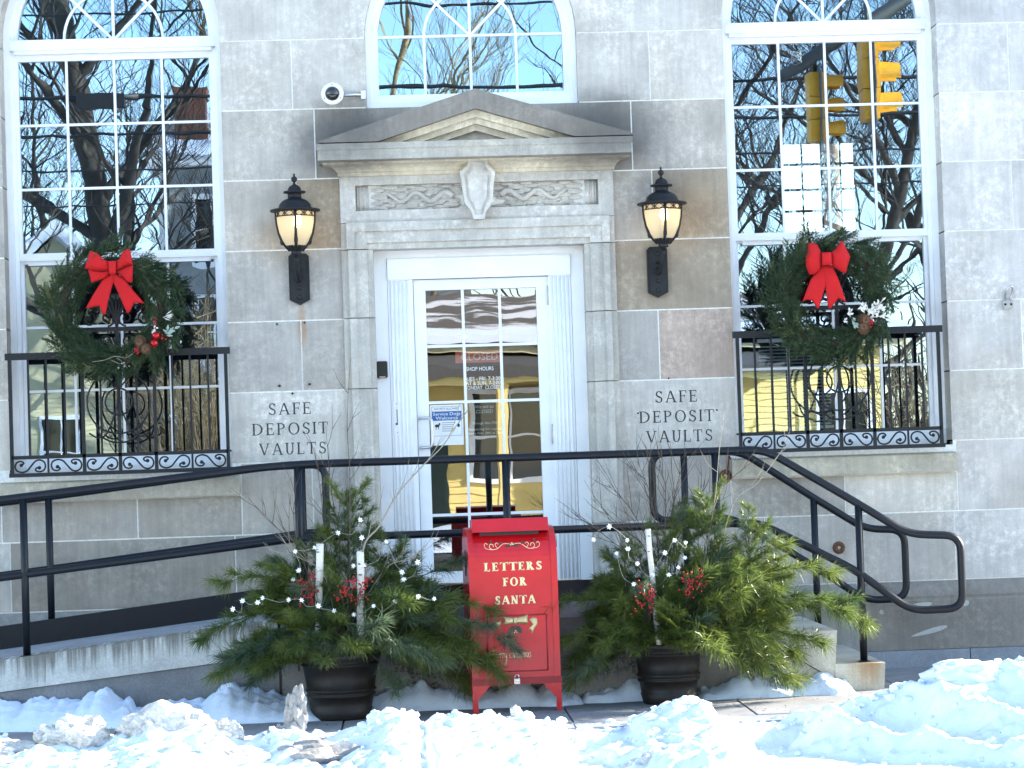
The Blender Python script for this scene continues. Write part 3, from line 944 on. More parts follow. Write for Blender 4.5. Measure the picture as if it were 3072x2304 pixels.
for i in (1, 2, 3, 4):
    z = gz0 + (gz1 - gz0) * i / 5
    MB().box(gx0, gx1, .1485, .157, z - .0095, z + .0095).build('muntin', M['white'], D)
MB().box(-.05, 1.14, .09, .34, .625, .66).build('threshold', M['wood'], D)
MB().box(gx0, gx1, .19, .20, .745, .80).build('wood_bar', M['wood'], D)
MB().tube(bez([(.118, .135, 1.785), (.118, .085, 1.785), (.195, .06, 1.785), (.195, .06, 1.585), (.118, .085, 1.585), (.118, .135, 1.585)], .035), .0105, 8).build('pull_handle', M['silver'], D)
for z in (2.595, 1.65, .95):
    m = MB(); m.tube([(1.019, .125, z - .066), (1.019, .125, z + .066)], .0085, 8); m.box(1.004, 1.034, .128, .137, z - .066, z + .066); m.build('hinge', M['silver'], D)
m = MB().box(-.063, -.015, .098, .105, 1.675, 1.905); m.build('lock_plate', M['white'], D)
MB().box(-.041, -.037, .094, .098, 1.75, 1.85).box(-.05, -.037, .0935, .0975, 1.745, 1.757).box(-.0415, -.0365, .094, .098, 1.885, 1.89).box(-.0415, -.0365, .094, .098, 1.69, 1.695).build('lock_slot', M['black'], D)
# lettering on the glass and behind it
VY = .157
flat_text('SHOP HOURS', .038, .533, VY, 2.097, M['vinyl'], D, width=.185)
flat_text('TUES - FRI. 7-3:30', .036, .545, VY, 2.030, M['vinyl'], D, width=.25)
flat_text('SAT & SUN. 7-2:00', .036, .545, VY, 2.000, M['vinyl'], D, width=.25)
flat_text('MONDAY  CLOSED', .036, .545, VY, 1.970, M['vinyl'], D, width=.25)
# ------------------------------------------------------------------ ground
m = MB()
m.add([(-300, -300, -.16), (300, -300, -.16), (300, 300, -.16), (-300, 300, -.16)], [(0, 1, 2, 3)])
kind(m.build('ground', M['snow']), 'structure')
m = MB(); m.box(-60, 60, -24, -2.80, -.30, -.14)
kind(m.build('road', M['asphalt']), 'structure')
side = kind(MB().box(-40, 40, -2.8, .3, -.4, -.02).build('sidewalk', M['mortar']), 'structure')
side.data.materials[0] = M['pave']
xs = [-8.4, -6.7, -5.0, -3.35, -1.70, -.40, .905, 1.95, 3.03, 4.6, 6.2, 7.8, 9.4, 11.2]
for i, (a, b) in enumerate(zip(xs, xs[1:])):
    for y0, y1 in ((-1.27, 0), (-2.52, -1.275)):
        MB().box(a + .006, b - .006, y0 + .004, y1, -.08, R.uniform(-.003, .002)).build('paving_slab', M['pave'], side)
xs = [-8.4 + 1.55 * i for i in range(14)]
for a, b in zip(xs, xs[1:]):
    MB().box(a + .004, b - .004, -2.80, -2.53, -.3, R.uniform(-.004, .0)).build('kerb_stone', M['granite'], side)

# ------------------------------------------------------------------ ramp, landing and steps
zt = lambda x: .506 + (x + 1.274) * .1075
zb = lambda x: .349 + (x + .804) * .0968
ramp = thing('entrance_ramp', 'grey concrete wheelchair ramp, landing and steps running along the foot of the bank wall', 'ramp', (0, -1, 0))
MB().prism([(-4.2, zt(-4.2)), (-.80, zt(-.80)), (-.80, zb(-.80)), (-4.2, zb(-4.2))], -1.45, -1.2).build('ramp_edge', M['ramp'], ramp)
MB().prism([(-4.2, zt(-4.2) - .002), (-.80, zt(-.80) - .002), (-.80, -.05), (-4.2, -.05)], -1.2, -.06).build('ramp_deck', M['ramptop'], ramp)
MB().prism([(-4.2, zb(-4.2) - .004), (-.80, zb(-.80) - .004), (-.80, -.05), (-4.2, -.05)], -1.43, -1.2).build('ramp_base', M['base'], ramp)
MB().box(-.80, -.782, -1.40, -.06, -.05, .55).build('joint_filler', M['black'], ramp)
MB().box(-.782, 2.022, -1.445, -.06, -.05, .51).build('landing_wall', M['landing'], ramp)
MB().box(-.782, 2.31, -1.455, -.06, .512, .60).build('landing_slab', M['ramptop'], ramp)
MB().box(2.022, 2.036, -1.40, -.07, -.05, .51).build('joint_filler', M['black'], ramp)
MB().prism([(2.036, .51), (2.31, .51), (2.32, .382), (2.618, .374), (2.592, .074), (2.192, .324), (2.036, .42)], -1.452, -.06).build('upper_step', M['stair'], ramp)
MB().prism([(2.595, -.05), (2.597, .17), (2.908, .168), (2.89, -.05)], -1.457, -.06).build('lower_step', M['stair'], ramp)
MB().prism([(2.036, -.05), (2.036, .416), (2.192, .32), (2.590, .070), (2.590, -.05)], -1.435, -.08).build('cheek_wall', M['stairlite'], ramp)

# ------------------------------------------------------------------ handrails
RY = -1.36
hr = thing('handrail', 'black pipe handrail along the street edge of the ramp and steps, large looped end', 'handrail', (.6, RY, .6))
rr = .0245
top = [(-4.2, 1.185), (-2.465, 1.343), (-.888, 1.488), (-.62, 1.500), (2.225, 1.497), (2.772, 1.158), (3.10, .945), (3.425, .925), (3.425, .475), (3.10, .472), (2.756, .738), (2.176, 1.045), (2.02, 1.047)]
path = bez([(x, RY, z) for x, z in top], .10, 6)
MB().tube(path, rr, 12).build('top_rail', M['rail'], hr)
low = [(-4.2, .69), (-2.478, .871), (-.80, 1.035), (-.675, 1.047), (2.02, 1.047)]
MB().tube(bez([(x, RY, z) for x, z in low], .08, 4), rr * .96, 12).build('lower_rail', M['rail'], hr)
for x, z0, z1 in ((-3.98, .2, 1.20), (-2.325, .385, 1.345), (-.655, .58, 1.49), (.62, .60, 1.49), (1.915, .60, 1.49), (2.795, .165, 1.14)):
    MB().tube([(x, RY, z0), (x, RY, z1)], rr * .95, 12).lathe([(.04, 0), (.04, .008), (rr, .012)], (x, RY, z0), 12).build('post', M['rail'], hr)
MB().box(-.64, 1.85, RY - .008, RY + .004, .605, .735).build('kick_plate', M['rail'], hr)
FY = -.20
hf = thing('handrail', 'black pipe handrail on the wall side of the ramp, above a kick plate', 'handrail', (-2, FY, .5))
MB().tube(bez([(-4.2, FY, 1.17), (-2.347, FY, 1.34), (-.9, FY, 1.49), (-.525, FY, 1.495), (-.525, FY, 1.047), (-.66, FY, 1.047), (-2.4, FY, .86), (-4.2, FY, .69)], .10, 6), rr, 12).build('top_rail', M['rail'], hf)
for x in (-3.9, -2.347): MB().tube([(x, FY, zt(x)), (x, FY, zt(x) + .94)], rr * .95, 12).build('post', M['rail'], hf)
MB().tube([(-.68, FY, .58), (-.68, FY, 1.48)], rr * .95, 12).build('post', M['rail'], hf)
m = MB(); m.prism([(-4.2, zt(-4.2) - .01), (-.7, zt(-.7) - .01), (-.7, zt(-.7) + .115), (-4.2, zt(-4.2) + .115)], -.262, -.25)
m.prism([(-4.2, zt(-4.2) + .115), (-.7, zt(-.7) + .115), (-.7, zt(-.7) + .150), (-4.2, zt(-4.2) + .150)], -.262, -.225)
m.build('kick_plate', M['rail'], hf)
hs = thing('handrail', 'black pipe handrail on the wall side of the steps, smaller loop behind the front rail', 'handrail', (2.3, FY, .3))
pp = [(2.0, 1.495), (2.244, 1.49), (2.721, 1.165), (3.06, .945), (3.325, .93), (3.325, .472), (3.05, .468), (2.75, .68), (2.257, 1.0), (2.15, 1.047), (1.645, 1.047), (1.645, 1.495), (2.0, 1.495)]
MB().tube(bez([(x, FY, z) for x, z in pp], .10, 6), rr, 12).build('top_rail', M['rail'], hs)
for x, z0, z1 in ((1.86, .60, 1.49), (2.722, .17, 1.16)): MB().tube([(x, FY, z0), (x, FY, z1)], rr * .95, 12).build('post', M['rail'], hs)

# ------------------------------------------------------------------ wall lanterns
def lantern(cx, zt_, px, label):
    cy = -.22
    t = thing('wall_lantern', label, 'lantern', (px, 0, zt_ - .85), 'lanterns either side of the door')
    k = 1 / 3.606 / 452
    Zf = lambda y: zt_ - (y - 130) * k
    fin = [(1, 130), (14, 148), (8, 162), (32, 182), (34, 205), (22, 222), (12, 236), (22, 258)]
    MB().lathe([(r * k, Zf(y)) for r, y in fin], (cx, cy, 0), 12).build('finial', M['iron'], t)
    cap = [(22, 256), (55, 275), (70, 300), (72, 322), (120, 330), (122, 338), (118, 347), (75, 348), (74, 408), (95, 412), (135, 432), (168, 468), (178, 500), (190, 512), (268, 528), (274, 536), (270, 546), (215, 552), (205, 556), (40, 550)]
    MB().lathe([(r * k, Zf(y)) for r, y in cap], (cx, cy, 0), 28).build('hood', M['iron'], t)
    gl = [(203, 552), (203, 602), (196, 680), (176, 780), (140, 868), (104, 924), (62, 972), (50, 985)]
    MB().lathe([(r * k, Zf(y)) for r, y in gl], (cx, cy, 0), 28).build('lamp_glass', M['lampglass'], t)
    cup = [(62, 930), (72, 960), (60, 990), (48, 1002), (60, 1012), (30, 1024), (24, 1050)]
    cup = [(110, 918), (66, 974), (50, 990), (60, 1000), (52, 1012), (26, 1020), (24, 1048), (0, 1050)]
    MB().lathe([(r * k, Zf(y)) for r, y in cup], (cx, cy, 0), 16).build('cup', M['iron'], t)
    m = MB()
    for q in range(4):                                        # straps down the glass
        a = -pi / 2 + .05 + q * pi / 2
        rad = [(208, 552), (209, 602), (203, 680), (183, 780), (148, 868), (110, 924), (66, 974)]
        m.tube([(cx + r * k * cos(a), cy + r * k * sin(a), Zf(y)) for r, y in rad], [.0085, .0085, .008, .009, .012, .010, .009], 6)
        m.ball((cx + 150 * k * cos(a), cy + 150 * k * sin(a), Zf(868)), .014, 8, (1, 1, 2))
    m.build('strap', M['iron'], t)
    m = MB()
    for y in (552, 606): m.tube([(cx + 208 * k * cos(2 * pi * i / 28), cy + 208 * k * sin(2 * pi * i / 28), Zf(y)) for i in range(29)], .0035, 5, False)
    for q in range(12):                                       # crossing arcs of the lattice band
        for s in (1, -1):
            pts = []
            for i in range(7):
                u = i / 6
                a = 2 * pi * (q + (u - .5) * 1.25 + .5) / 12
                z = Zf(606 - 54 * (sin(pi * u))) if s > 0 else Zf(552 + 54 * sin(pi * u))
                pts.append((cx + 208 * k * cos(a), cy + 208 * k * sin(a), z))
            m.tube(pts, .0028, 4, False)
    m.build('lattice_band', M['iron'], t)
    b = MB(); b.ball((cx + .012, cy, Zf(650)), .032, 10, (1, 1, 1.5)); b.build('bulb', M['bulb'], t)
    MB().tube([(cx, cy, Zf(552)), (cx, cy, Zf(600))], .012, 8).build('bulb_socket', M['iron'], t)
    ph = .068; z1 = zt_ - .520; z0 = zt_ - .865
    m = MB().prism([(px - ph, z0 + .035), (px, z0), (px + ph, z0 + .035), (px + ph, z1 - .018), (px + ph - .018, z1), (px - ph + .018, z1), (px - ph, z1 - .018)], -.045, 0)
    m.prism([(px - ph + .014, z0 + .042), (px, z0 + .018), (px + ph - .014, z0 + .042), (px + ph - .014, z1 - .02), (px - ph + .014, z1 - .02)], -.054, -.044)
    for zz in (z0 + .05, z0 + .115, z1 - .05): m.ball((px, -.054, zz), .017, 10, (1, .5, 1))
    m.build('back_plate', M['iron'], t)
    m = MB(); m.tube(spline([(px, -.05, z0 + .20), (px, -.10, z0 + .16), (px + (cx - px) * .5, -.17, z0 + .20), (cx, cy, Zf(1048))], 5), .016, 8)
    m.tube([(px, -.04, z0 + .235), (px + (cx - px) * .3, -.13, z0 + .235), (cx, cy, Zf(1040))], .011, 8)
    m.build('arm', M['iron'], t)
lantern(-.672, 3.432, -.666, 'black iron lantern on the wall left of the door, above a rust streak')
lantern(1.772, 3.410, 1.748, 'black iron lantern on the wall right of the door, beside browned stone')

# ------------------------------------------------------------------ small wall fittings
t = thing('security_camera', 'white round dome security camera above the left end of the pediment', 'camera', (-.404, 0, 3.97))
RX = lambda o, x, z: None
def disc(prof, x, y, z, seg=24):
    m = MB(); m.lathe(prof, (0, 0, 0), seg)
    m.v = [(x + a, y - c, z + b) for a, b, c in m.v]
    return m
disc([(0, -.11), (.05, -.11), (.06, -.02), (.072, -.015), (.076, .0), (.070, .012), (.048, .014)], -.404, -.13, 3.968).build('housing', M['white'], t)
disc([(.048, .010), (.044, .026), (.032, .040), (.016, .047), (0, .049)], -.404, -.13, 3.968).build('dome', M['lens'], t)
m = MB()
for a in range(3): m.ball((-.404 + .062 * cos(a * 2.1 + 1.57), -.143, 3.968 + .062 * sin(a * 2.1 + 1.57)), .004, 6)
m.build('screw', M['iron'], t)
MB().tube([(-.36, -.06, 3.972), (-.195, -.01, 3.974)], .014, 10).build('arm', M['silver'], t)
MB().box(-.215, -.183, -.03, .03, 3.945, 4.0).build('bracket', M['white'], t)
t = thing('card_reader', 'small black card reader on the white frame left of the door', 'card reader', (-.13, .1, 2.12))
MB().prism([(-.168, 2.072), (-.160, 2.064), (-.102, 2.064), (-.094, 2.072), (-.094, 2.17), (-.102, 2.178), (-.160, 2.178), (-.168, 2.17)], .075, .10).build('body', M['black'], t)
MB().box(-.155, -.107, .070, .075, 2.085, 2.168).build('front_pad', M['black'], t)
MB().box(-.15, -.11, .072, .0745, 2.068, 2.074).build('light_strip', M['silver'], t)
t = thing('wall_cleat', 'grey metal hook bracket bolted to the bare wall at the far right', 'wall hook', (4.135, 0, 2.48))
m = MB(); m.prism([(4.105, 2.40), (4.16, 2.40), (4.168, 2.44), (4.15, 2.47), (4.118, 2.47), (4.10, 2.44)], -.02, 0)
m.build('base_plate', M['patch'], t)
MB().tube(spline([(4.118, -.012, 2.46), (4.112, -.05, 2.50), (4.128, -.075, 2.54), (4.155, -.07, 2.545), (4.162, -.045, 2.51), (4.150, -.02, 2.46)], 4), .0085, 8).build('hook', M['silver'], t)
for x in (4.116, 4.156): disc([(0, 0), (.008, 0), (.008, .004), (0, .004)], x, -.02, 2.43, 8).build('bolt', M['iron'], t)
for x, z, lb in ((2.163, 1.328, 'rusty round wall anchor under the right window sill, near the handrail bend'), (2.917, .817, 'rusty round wall anchor seen inside the handrail above the steps')):
    t = thing('wall_anchor', lb, 'wall anchor', (x, 0, z), 'rusty wall anchors')
    disc([(.014, .005), (.018, .014), (.040, .010), (.043, 0), (.014, 0)], x, -.001, z, 14).build('flange', M['rust'], t)
    disc([(0, .012), (.011, .010), (.014, 0)], x, -.001, z, 10).build('stub', M['patch'], t)
tag(MB().tube(spline([(2.20, -.02, 1.44), (2.185, -.03, 1.46), (2.180, -.02, 1.40), (2.172, -.02, 1.34)], 4), .006, 6).build('wall_cable', M['rust']), 'thin rusty cable hanging from the right sill to the wall anchor', 'cable')

# ------------------------------------------------------------------ notices in the door
t = thing('door_notice', 'white notice with a blue band taped inside the door glass, Service Dogs Welcome', 'notice', (.295, .168, 1.74))
MB().box(.184, .408, .1572, .1590, 1.597, 1.872).build('sheet', M['paper'], t)
m = MB(); m.box(.197, .397, .1565, .1572, 1.765, 1.828); m.build('blue_band', M['blue'], t)
m = MB()
for a, b, c, d in ((.196, .398, 1.660, 1.662), (.196, .398, 1.858, 1.86), (.196, .198, 1.66, 1.86), (.396, .398, 1.66, 1.86)): m.box(a, b, .1566, .1572, c, d)
m.build('border', M['blue'], t)
flat_text('NO PETS ALLOWED', .02, .297, .1562, 1.838, M['ink'], t, width=.165)
flat_text('Service Dogs', .03, .297, .1558, 1.800, M['vinyl'], t, width=.185)
flat_text('Welcome', .03, .297, .1558, 1.772, M['vinyl'], t, width=.15)
m = MB()
for i in range(5): m.box(.262, .355 - .01 * (i % 3), .1566, .1572, 1.748 - i * .014, 1.751 - i * .014)
m.ball((.23, .1565, 1.730), .012, 8, (1.4, .1, .9)); m.box(.22, .224, .1566, .1572, 1.705, 1.73); m.box(.237, .241, .1566, .1572, 1.705, 1.73); m.ball((.246, .1565, 1.742), .007, 8, (1, .1, 1))
m.ball((.375, .1565, 1.73), .012, 8, (.8, .1, 1.1))
m.build('small_print', M['ink'], t)
t = thing('chalkboard', 'dark chalkboard with handwritten closing note behind the door glass', 'chalkboard', (.55, .21, 1.6))
MB().box(.425, .70, .205, .22, 1.36, 1.90).build('board', M['board'], t)
for txt, z, wd, h in (('We will be', 1.842, .125, .03), ('CLOSED', 1.808, .115, .034), ('THANKSGIVING DAY', 1.765, .225, .026), ('Through Nov 27th', 1.732, .17, .026), ('Reopening for regular', 1.692, .235, .024), ('hours Nov 28th at 7am', 1.664, .235, .024)):
    flat_text(txt, h, .555, .2045, z, M['chalk'] if 'THANK' not in txt else M['rust'], t, width=wd, shear=.15)
t = thing('closed_sign', 'orange red CLOSED sign hanging inside the door glass', 'sign', (.53, .24, 2.15))
MB().box(.37, .685, .235, .24, 2.155, 2.235).build('panel', M['orange'], t)
flat_text('CLOSED', .07, .535, .234, 2.172, M['vinyl'], t, width=.25)

# ------------------------------------------------------------------ iron window guards
def s_scroll(x0, w, z0, h, flip, y):
    P = [(.22, .60), (.30, .74), (.22, .90), (.09, .82), (.03, .5), (.08, .18), (.24, .04), (.40, .16), (.52, .50), (.66, .88), (.80, .97), (.93, .80), (.97, .45), (.90, .14), (.76, .06), (.66, .18), (.70, .36), (.78, .36)]
    if flip: P = [(a, 1 - b) for a, b in P]
    return spline([(x0 + a * w, y, z0 + b * h) for a, b in P], 4), [(x0 + a * w, y, z0 + b * h) for a, b in (P[0], P[-1])]
def curl(cx, cz, r, a0, turns, y, sgn=1):
    n = 22
    return [(cx + r * (1 - .78 * i / n) * cos(a0 + sgn * 2 * pi * turns * i / n), y, cz + r * (1 - .78 * i / n) * sin(a0 + sgn * 2 * pi * turns * i / n)) for i in range(n + 1)]
def guard(xa, xb, label):
    y = -.10
    t = thing('window_guard', label, 'window guard', ((xa + xb) / 2, y, 1.48), 'wrought iron window guards')
    MB().box(xa - .03, xb + .03, y - .014, y + .014, 2.252, 2.297).build('top_rail', M['iron'], t)
    MB().box(xa, xb, y - .010, y + .010, 1.592, 1.616).build('middle_rail', M['iron'], t)
    MB().box(xa - .02, xb + .02, y - .014, y + .014, 1.474, 1.499).build('bottom_rail', M['iron'], t)
    d = (xb - xa) / 12
    for i in range(13):
        x = xa + i * d
        w_ = .011 if i in (0, 4, 6, 8, 12) else .0065
        z0 = 1.499 if i % 2 == 0 else 1.616
        m = MB().box(x - w_, x + w_, y - w_ + .001, y + w_ - .001, z0, 2.252)
        if i in (0, 12): m.box(x - .009, x + .009, y + .01, .12, 1.60, 1.614); m.box(x - .009, x + .009, y + .01, .12, 2.265, 2.285); m.box(x - .009, x + .009, y + .01, .12, 1.478, 1.494)
        m.build('bar', M['iron'], t)
    for c in range(6):
        pth, ends = s_scroll(xa + 2 * c * d + .013, 2 * d - .026, 1.503, .085, c % 2 == 1, y)
        m = MB().tube(pth, .0062, 6)
        for e in ends: m.ball(e, .0125, 8)
        m.build('scroll', M['iron'], t)
    cx = (xa + xb) / 2
    yy = y - .012
    ring = lambda r, cz, a0, a1, n=30: [(cx + r * cos(radians(a0 + (a1 - a0) * i / n)), yy, cz + r * sin(radians(a0 + (a1 - a0) * i / n))) for i in range(n + 1)]
    MB().tube(ring(.088, 1.955, 0, 360), .006, 6, False).build('inner_ring', M['iron'], t)
    MB().tube(ring(.208, 1.952, 118, 422, 40), .0065, 6).build('outer_ring', M['iron'], t)
    for s in (-1, 1):
        P = [(.095, 2.136), (.02, 2.06), (0, 2.043), (-.012, 1.93), (-.03, 1.868), (-.065, 1.78), (-.10, 1.728), (-.15, 1.722), (-.20, 1.752)]
        MB().tube(spline([(cx + s * a, yy - .006 * s, b) for a, b in P], 4), .0062, 6).build('twist_bar', M['iron'], t)
    MB().tube(spline([(cx + a, yy, b) for a, b in ((-.155, 1.81), (-.125, 1.735), (-.06, 1.693), (0, 1.684), (.06, 1.693), (.125, 1.735), (.155, 1.81))], 5), .006, 6).build('lower_arc', M['iron'], t)
    # crest above the rail, seen through the wreath
    m = MB().box(cx - .33, cx + .33, y - .010, y + .010, 2.425, 2.452)
    for s in (-1, 1): m.box(cx + s * .33 - .009, cx + s * .33 + .009, y - .009, y + .009, 2.297, 2.425)
    m.box(cx - .012, cx + .012, y - .009, y + .009, 2.297, 2.425)
    m.build('crest_rail', M['iron'], t)
    for s in (-1, 1):
        for q, (dx, z, r, a0, tr) in enumerate(((.082, 2.362, .055, 0, 1.4), (.21, 2.362, .055, pi, 1.4), (.06, 2.51, .052, -pi / 2, 1.35), (.185, 2.505, .048, pi / 2, 1.35), (.05, 2.62, .045, -pi / 2, 1.3), (.135, 2.60, .04, -pi / 2, 1.2))):
            MB().tube(curl(cx + s * dx, z, r, a0 if s > 0 else pi - a0, tr, y, s if q % 2 else -s), .0068, 6).build('crest_scroll', M['iron'], t)
    m = MB()
    for a in (-.5, -.25, 0, .25, .5): m.tube(spline([(cx, y, 2.45), (cx + a * .06, y - .01, 2.56), (cx + a * .17, y, 2.68)], 4), [.008] * 4 + [.011] * 3 + [.006, .004], 6)
    m.build('crest_palmette', M['iron'], t)
guard(-2.594, -1.168, 'black iron guard across the left window, under the wreath with red balls')
guard(2.262, 3.626, 'black iron guard across the right window, under the wreath with frosted white leaves')
# ------------------------------------------------------------------ foliage
def needle(mb, p, d, l, w_, droop=0.0):
    d = d.normalized()
    s = d.cross(Vector((R.uniform(-1, 1), R.uniform(-1, 1), R.uniform(-1, 1))))
    if s.length < 1e-4: return
    s = s.normalized() * w_ / 2
    if droop:
        q = p + d * l * .55; e = p + d * l + Vector((0, 0, -droop * l))
        mb.add([p - s * .8, p + s * .8, q + s, q - s, e], [(0, 1, 2, 3), (3, 2, 4)])
    else:
        mb.add([p - s, p + s, p + d * l], [(0, 1, 2)])
def rv(k=1): return Vector((R.gauss(0, k), R.gauss(0, k), R.gauss(0, k)))
def fir_sprig(L, n):
    m = MB()
    def stem(p, d, l, cnt, nl):
        pts = [p + d * l * i / 4 + Vector((0, 0, -.02 * (i / 4) ** 2)) * l * 4 for i in range(5)]
        m.tube(pts, [.0024, .002, .0018, .0014, .001], 4, False, False)
        side = d.orthogonal().normalized()
        for i in range(cnt):
            u = i / cnt * .97 + .03
            q = p + d * l * u + Vector((0, 0, -.08 * u * u * l))
            a = R.uniform(0, 2 * pi)
            nd = (Matrix.Rotation(a, 3, d) @ side) * .85 + d * R.uniform(.5, .9)
            needle(m, q, nd, nl * R.uniform(.75, 1.1) * (1 - .35 * u), .0046)
        needle(m, p + d * l * .98, d + rv(.2), nl, .003)
    d = Vector((1, 0, 0))
    stem(Vector((0, 0, 0)), d, L, n, .026)
    for i, s in enumerate((1, -1, 1, -1, 1, -1)):
        u = .14 + i * .13
        dd = (d * .8 + Vector((0, s * .6, R.uniform(-.15, .25)))).normalized()
        stem(d * L * u, dd, L * R.uniform(.30, .48), int(n * .42), .024)
    return m
fir_meshes = []
for k in range(4):
    me = fir_sprig(R.uniform(.15, .20), 90).mesh('fir_sprig')
    me.materials.append(M['firlite' if k == 3 else 'fir'])
    fir_meshes.append(me)
def place(me, name, parent, loc, xdir, roll=0, sc=1):
    x = Vector(xdir).normalized()
    a = Vector((0, 0, 1)) if abs(x.z) < .95 else Vector((0, 1, 0))
    y = a.cross(x).normalized(); z = x.cross(y)
    mat = Matrix((x, y, z)).transposed().to_4x4()
    mat = Matrix.Translation(loc) @ mat @ Matrix.Rotation(roll, 4, 'X') @ Matrix.Diagonal((sc, sc, sc, 1))
    o = bpy.data.objects.new(name, me)
    COL.objects.link(o)
    under(o, parent)
    o.matrix_basis = mat
    return o
def cone_mesh(r, h):
    m = MB()
    m.ball((0, 0, h * .45), r * .42, 8, (1, 1, 1.6))
    for i in range(6):
        z = h * i / 6; rad = r * (1 - (i / 6.5) ** 2) * (.85 if i == 0 else 1)
        for k in range(6):
            a = 2 * pi * (k + i * .5) / 6
            c = Vector((rad * cos(a), rad * sin(a), z))
            t = Vector((-sin(a), cos(a), 0)) * r * .40
            n = Vector((cos(a), sin(a), .25)) * r * .42
            m.add([c * .55 + Vector((0, 0, z * .45)) - t * .5, c * .55 + Vector((0, 0, z * .45)) + t * .5, c + t + Vector((0, 0, .004)), c + n + Vector((0, 0, .006)), c - t + Vector((0, 0, .004))], [(0, 1, 2, 3, 4)])
    return m
cone_me = cone_mesh(.030, .06).mesh('pine_cone'); cone_me.materials.append(M['cone'])
def puff(mb, poly, y, bulge, th=.012):
    n = len(poly)
    cx = sum(p[0] for p in poly) / n; cz = sum(p[1] for p in poly) / n
    fine = []
    for i in range(n):
        a, b = poly[i], poly[(i + 1) % n]
        for k in range(3): fine.append((a[0] + (b[0] - a[0]) * k / 3, a[1] + (b[1] - a[1]) * k / 3))
    N_ = len(fine)
    vs = []
    for f, yy in ((1, y), (.8, y - bulge * .62), (.45, y - bulge * .93)):
        vs += [(cx + (p[0] - cx) * f, yy, cz + (p[1] - cz) * f) for p in fine]
    vs.append((cx, y - bulge, cz))
    vs += [(p[0], y + th, p[1]) for p in fine]
    fs = []
    for r_ in range(2):
        for i in range(N_):
            j = (i + 1) % N_
            fs.append((r_ * N_ + i, r_ * N_ + j, (r_ + 1) * N_ + j, (r_ + 1) * N_ + i))
    fs += [(2 * N_ + i, 2 * N_ + (i + 1) % N_, 3 * N_) for i in range(N_)]
    o = 3 * N_ + 1
    fs += [(o + i, o + (i + 1) % N_, (i + 1) % N_, i) for i in range(N_)]
    fs.append(tuple(o + i for i in range(N_)))
    mb.add(vs, fs, True)
    return mb
def berries(parent, c, n, spread, r, name='berry', mat='berry', sz=1):
    for _ in range(n): MB().ball(Vector(c) + rv(spread), r * R.uniform(.8, 1.1), 8).build(name, M[mat], parent)
def wreath(c, Ro, label, bow, deco):
    cy = -.20
    t = thing('christmas_wreath', label, 'wreath', (c[0], cy, c[1]), 'fir wreaths on the side windows')
    Rm = Ro - .145
    MB().tube([(c[0] + Rm * cos(2 * pi * i / 36), cy, c[1] + Rm * sin(2 * pi * i / 36)) for i in range(37)], .030, 8, False).build('wreath_ring', M['twig'], t)
    fm = MB()
    for i in range(7000):
        th = R.uniform(0, 2 * pi); ph = R.uniform(0, 2 * pi); er = Vector((cos(th), 0, sin(th)))
        off = (er * cos(ph) + Vector((0, -1, 0)) * sin(ph)); et = Vector((sin(th), 0, -cos(th)))
        needle(fm, Vector((c[0], cy, c[1])) + er * Rm + off * R.uniform(.03, .105), off * .5 + et * .8 + rv(.40), R.uniform(.026, .042), .0045)
    kind(fm.build('inner_needles', M['fir'], t), 'stuff')
    for i in range(290):
        th = 2 * pi * i / 290 * 5 + R.uniform(-.1, .1)
        ph = R.uniform(0, 2 * pi)
        er = Vector((cos(th), 0, sin(th))); et = Vector((-sin(th), 0, cos(th))) * -1
        ey = Vector((0, -1, 0))
        off = er * cos(ph) * .07 + ey * abs(sin(ph)) * .07
        p = Vector((c[0], cy, c[1])) + er * Rm + off
        outw = cos(ph)
        d = et * R.uniform(.7, 1.1) + er * (outw * R.uniform(.25, .65) - .02) + ey * (abs(sin(ph)) * R.uniform(.15, .6)) + rv(.16)
        if i % 24 == 0: d = er * 1.0 + et * .5 + rv(.3)
        place(fir_meshes[0 if R.random() < .3 else 1 if R.random() < .45 else 2 if R.random() < .85 else 3], 'fir_sprig', t, p, d, R.uniform(0, 6.28), R.uniform(.80, 1.0) * (.66 if outw < -.2 else 1))
    by = -.335
    b = MB()
    for poly, dy, bl in bow: puff(b, poly, by + dy, bl)
    b.build('bow', M['redbow'], t)
    deco(t)
    return t
bowL = [([(-2.009, 2.942), (-1.965, 2.925), (-1.925, 2.882), (-1.885, 2.864), (-1.884, 2.81), (-1.95, 2.808), (-2.006, 2.815), (-2.05, 2.828), (-2.03, 2.88)], -.02, .030),
        ([(-2.03, 2.822), (-1.95, 2.806), (-1.884, 2.808), (-1.92, 2.762), (-2.009, 2.733), (-2.02, 2.78)], .0, .012),
        ([(-1.846, 2.864), (-1.818, 2.885), (-1.80, 2.928), (-1.775, 2.944), (-1.75, 2.940), (-1.742, 2.88), (-1.737, 2.845), (-1.79, 2.835), (-1.848, 2.806)], -.02, .030),
        ([(-1.737, 2.842), (-1.745, 2.725), (-1.775, 2.732), (-1.81, 2.77), (-1.85, 2.80), (-1.79, 2.832)], .0, .014),
        ([(-1.892, 2.868), (-1.842, 2.868), (-1.846, 2.785), (-1.866, 2.775), (-1.888, 2.785)], -.045, .016),
        ([(-1.93, 2.765), (-1.866, 2.795), (-1.870, 2.735), (-1.905, 2.62), (-1.928, 2.523), (-1.943, 2.525), (-1.965, 2.582), (-2.054, 2.567), (-2.00, 2.66)], .012, .008),
        ([(-1.868, 2.795), (-1.80, 2.760), (-1.745, 2.68), (-1.673, 2.590), (-1.738, 2.594), (-1.770, 2.531), (-1.788, 2.531), (-1.83, 2.64), (-1.870, 2.735)], .012, .008)]
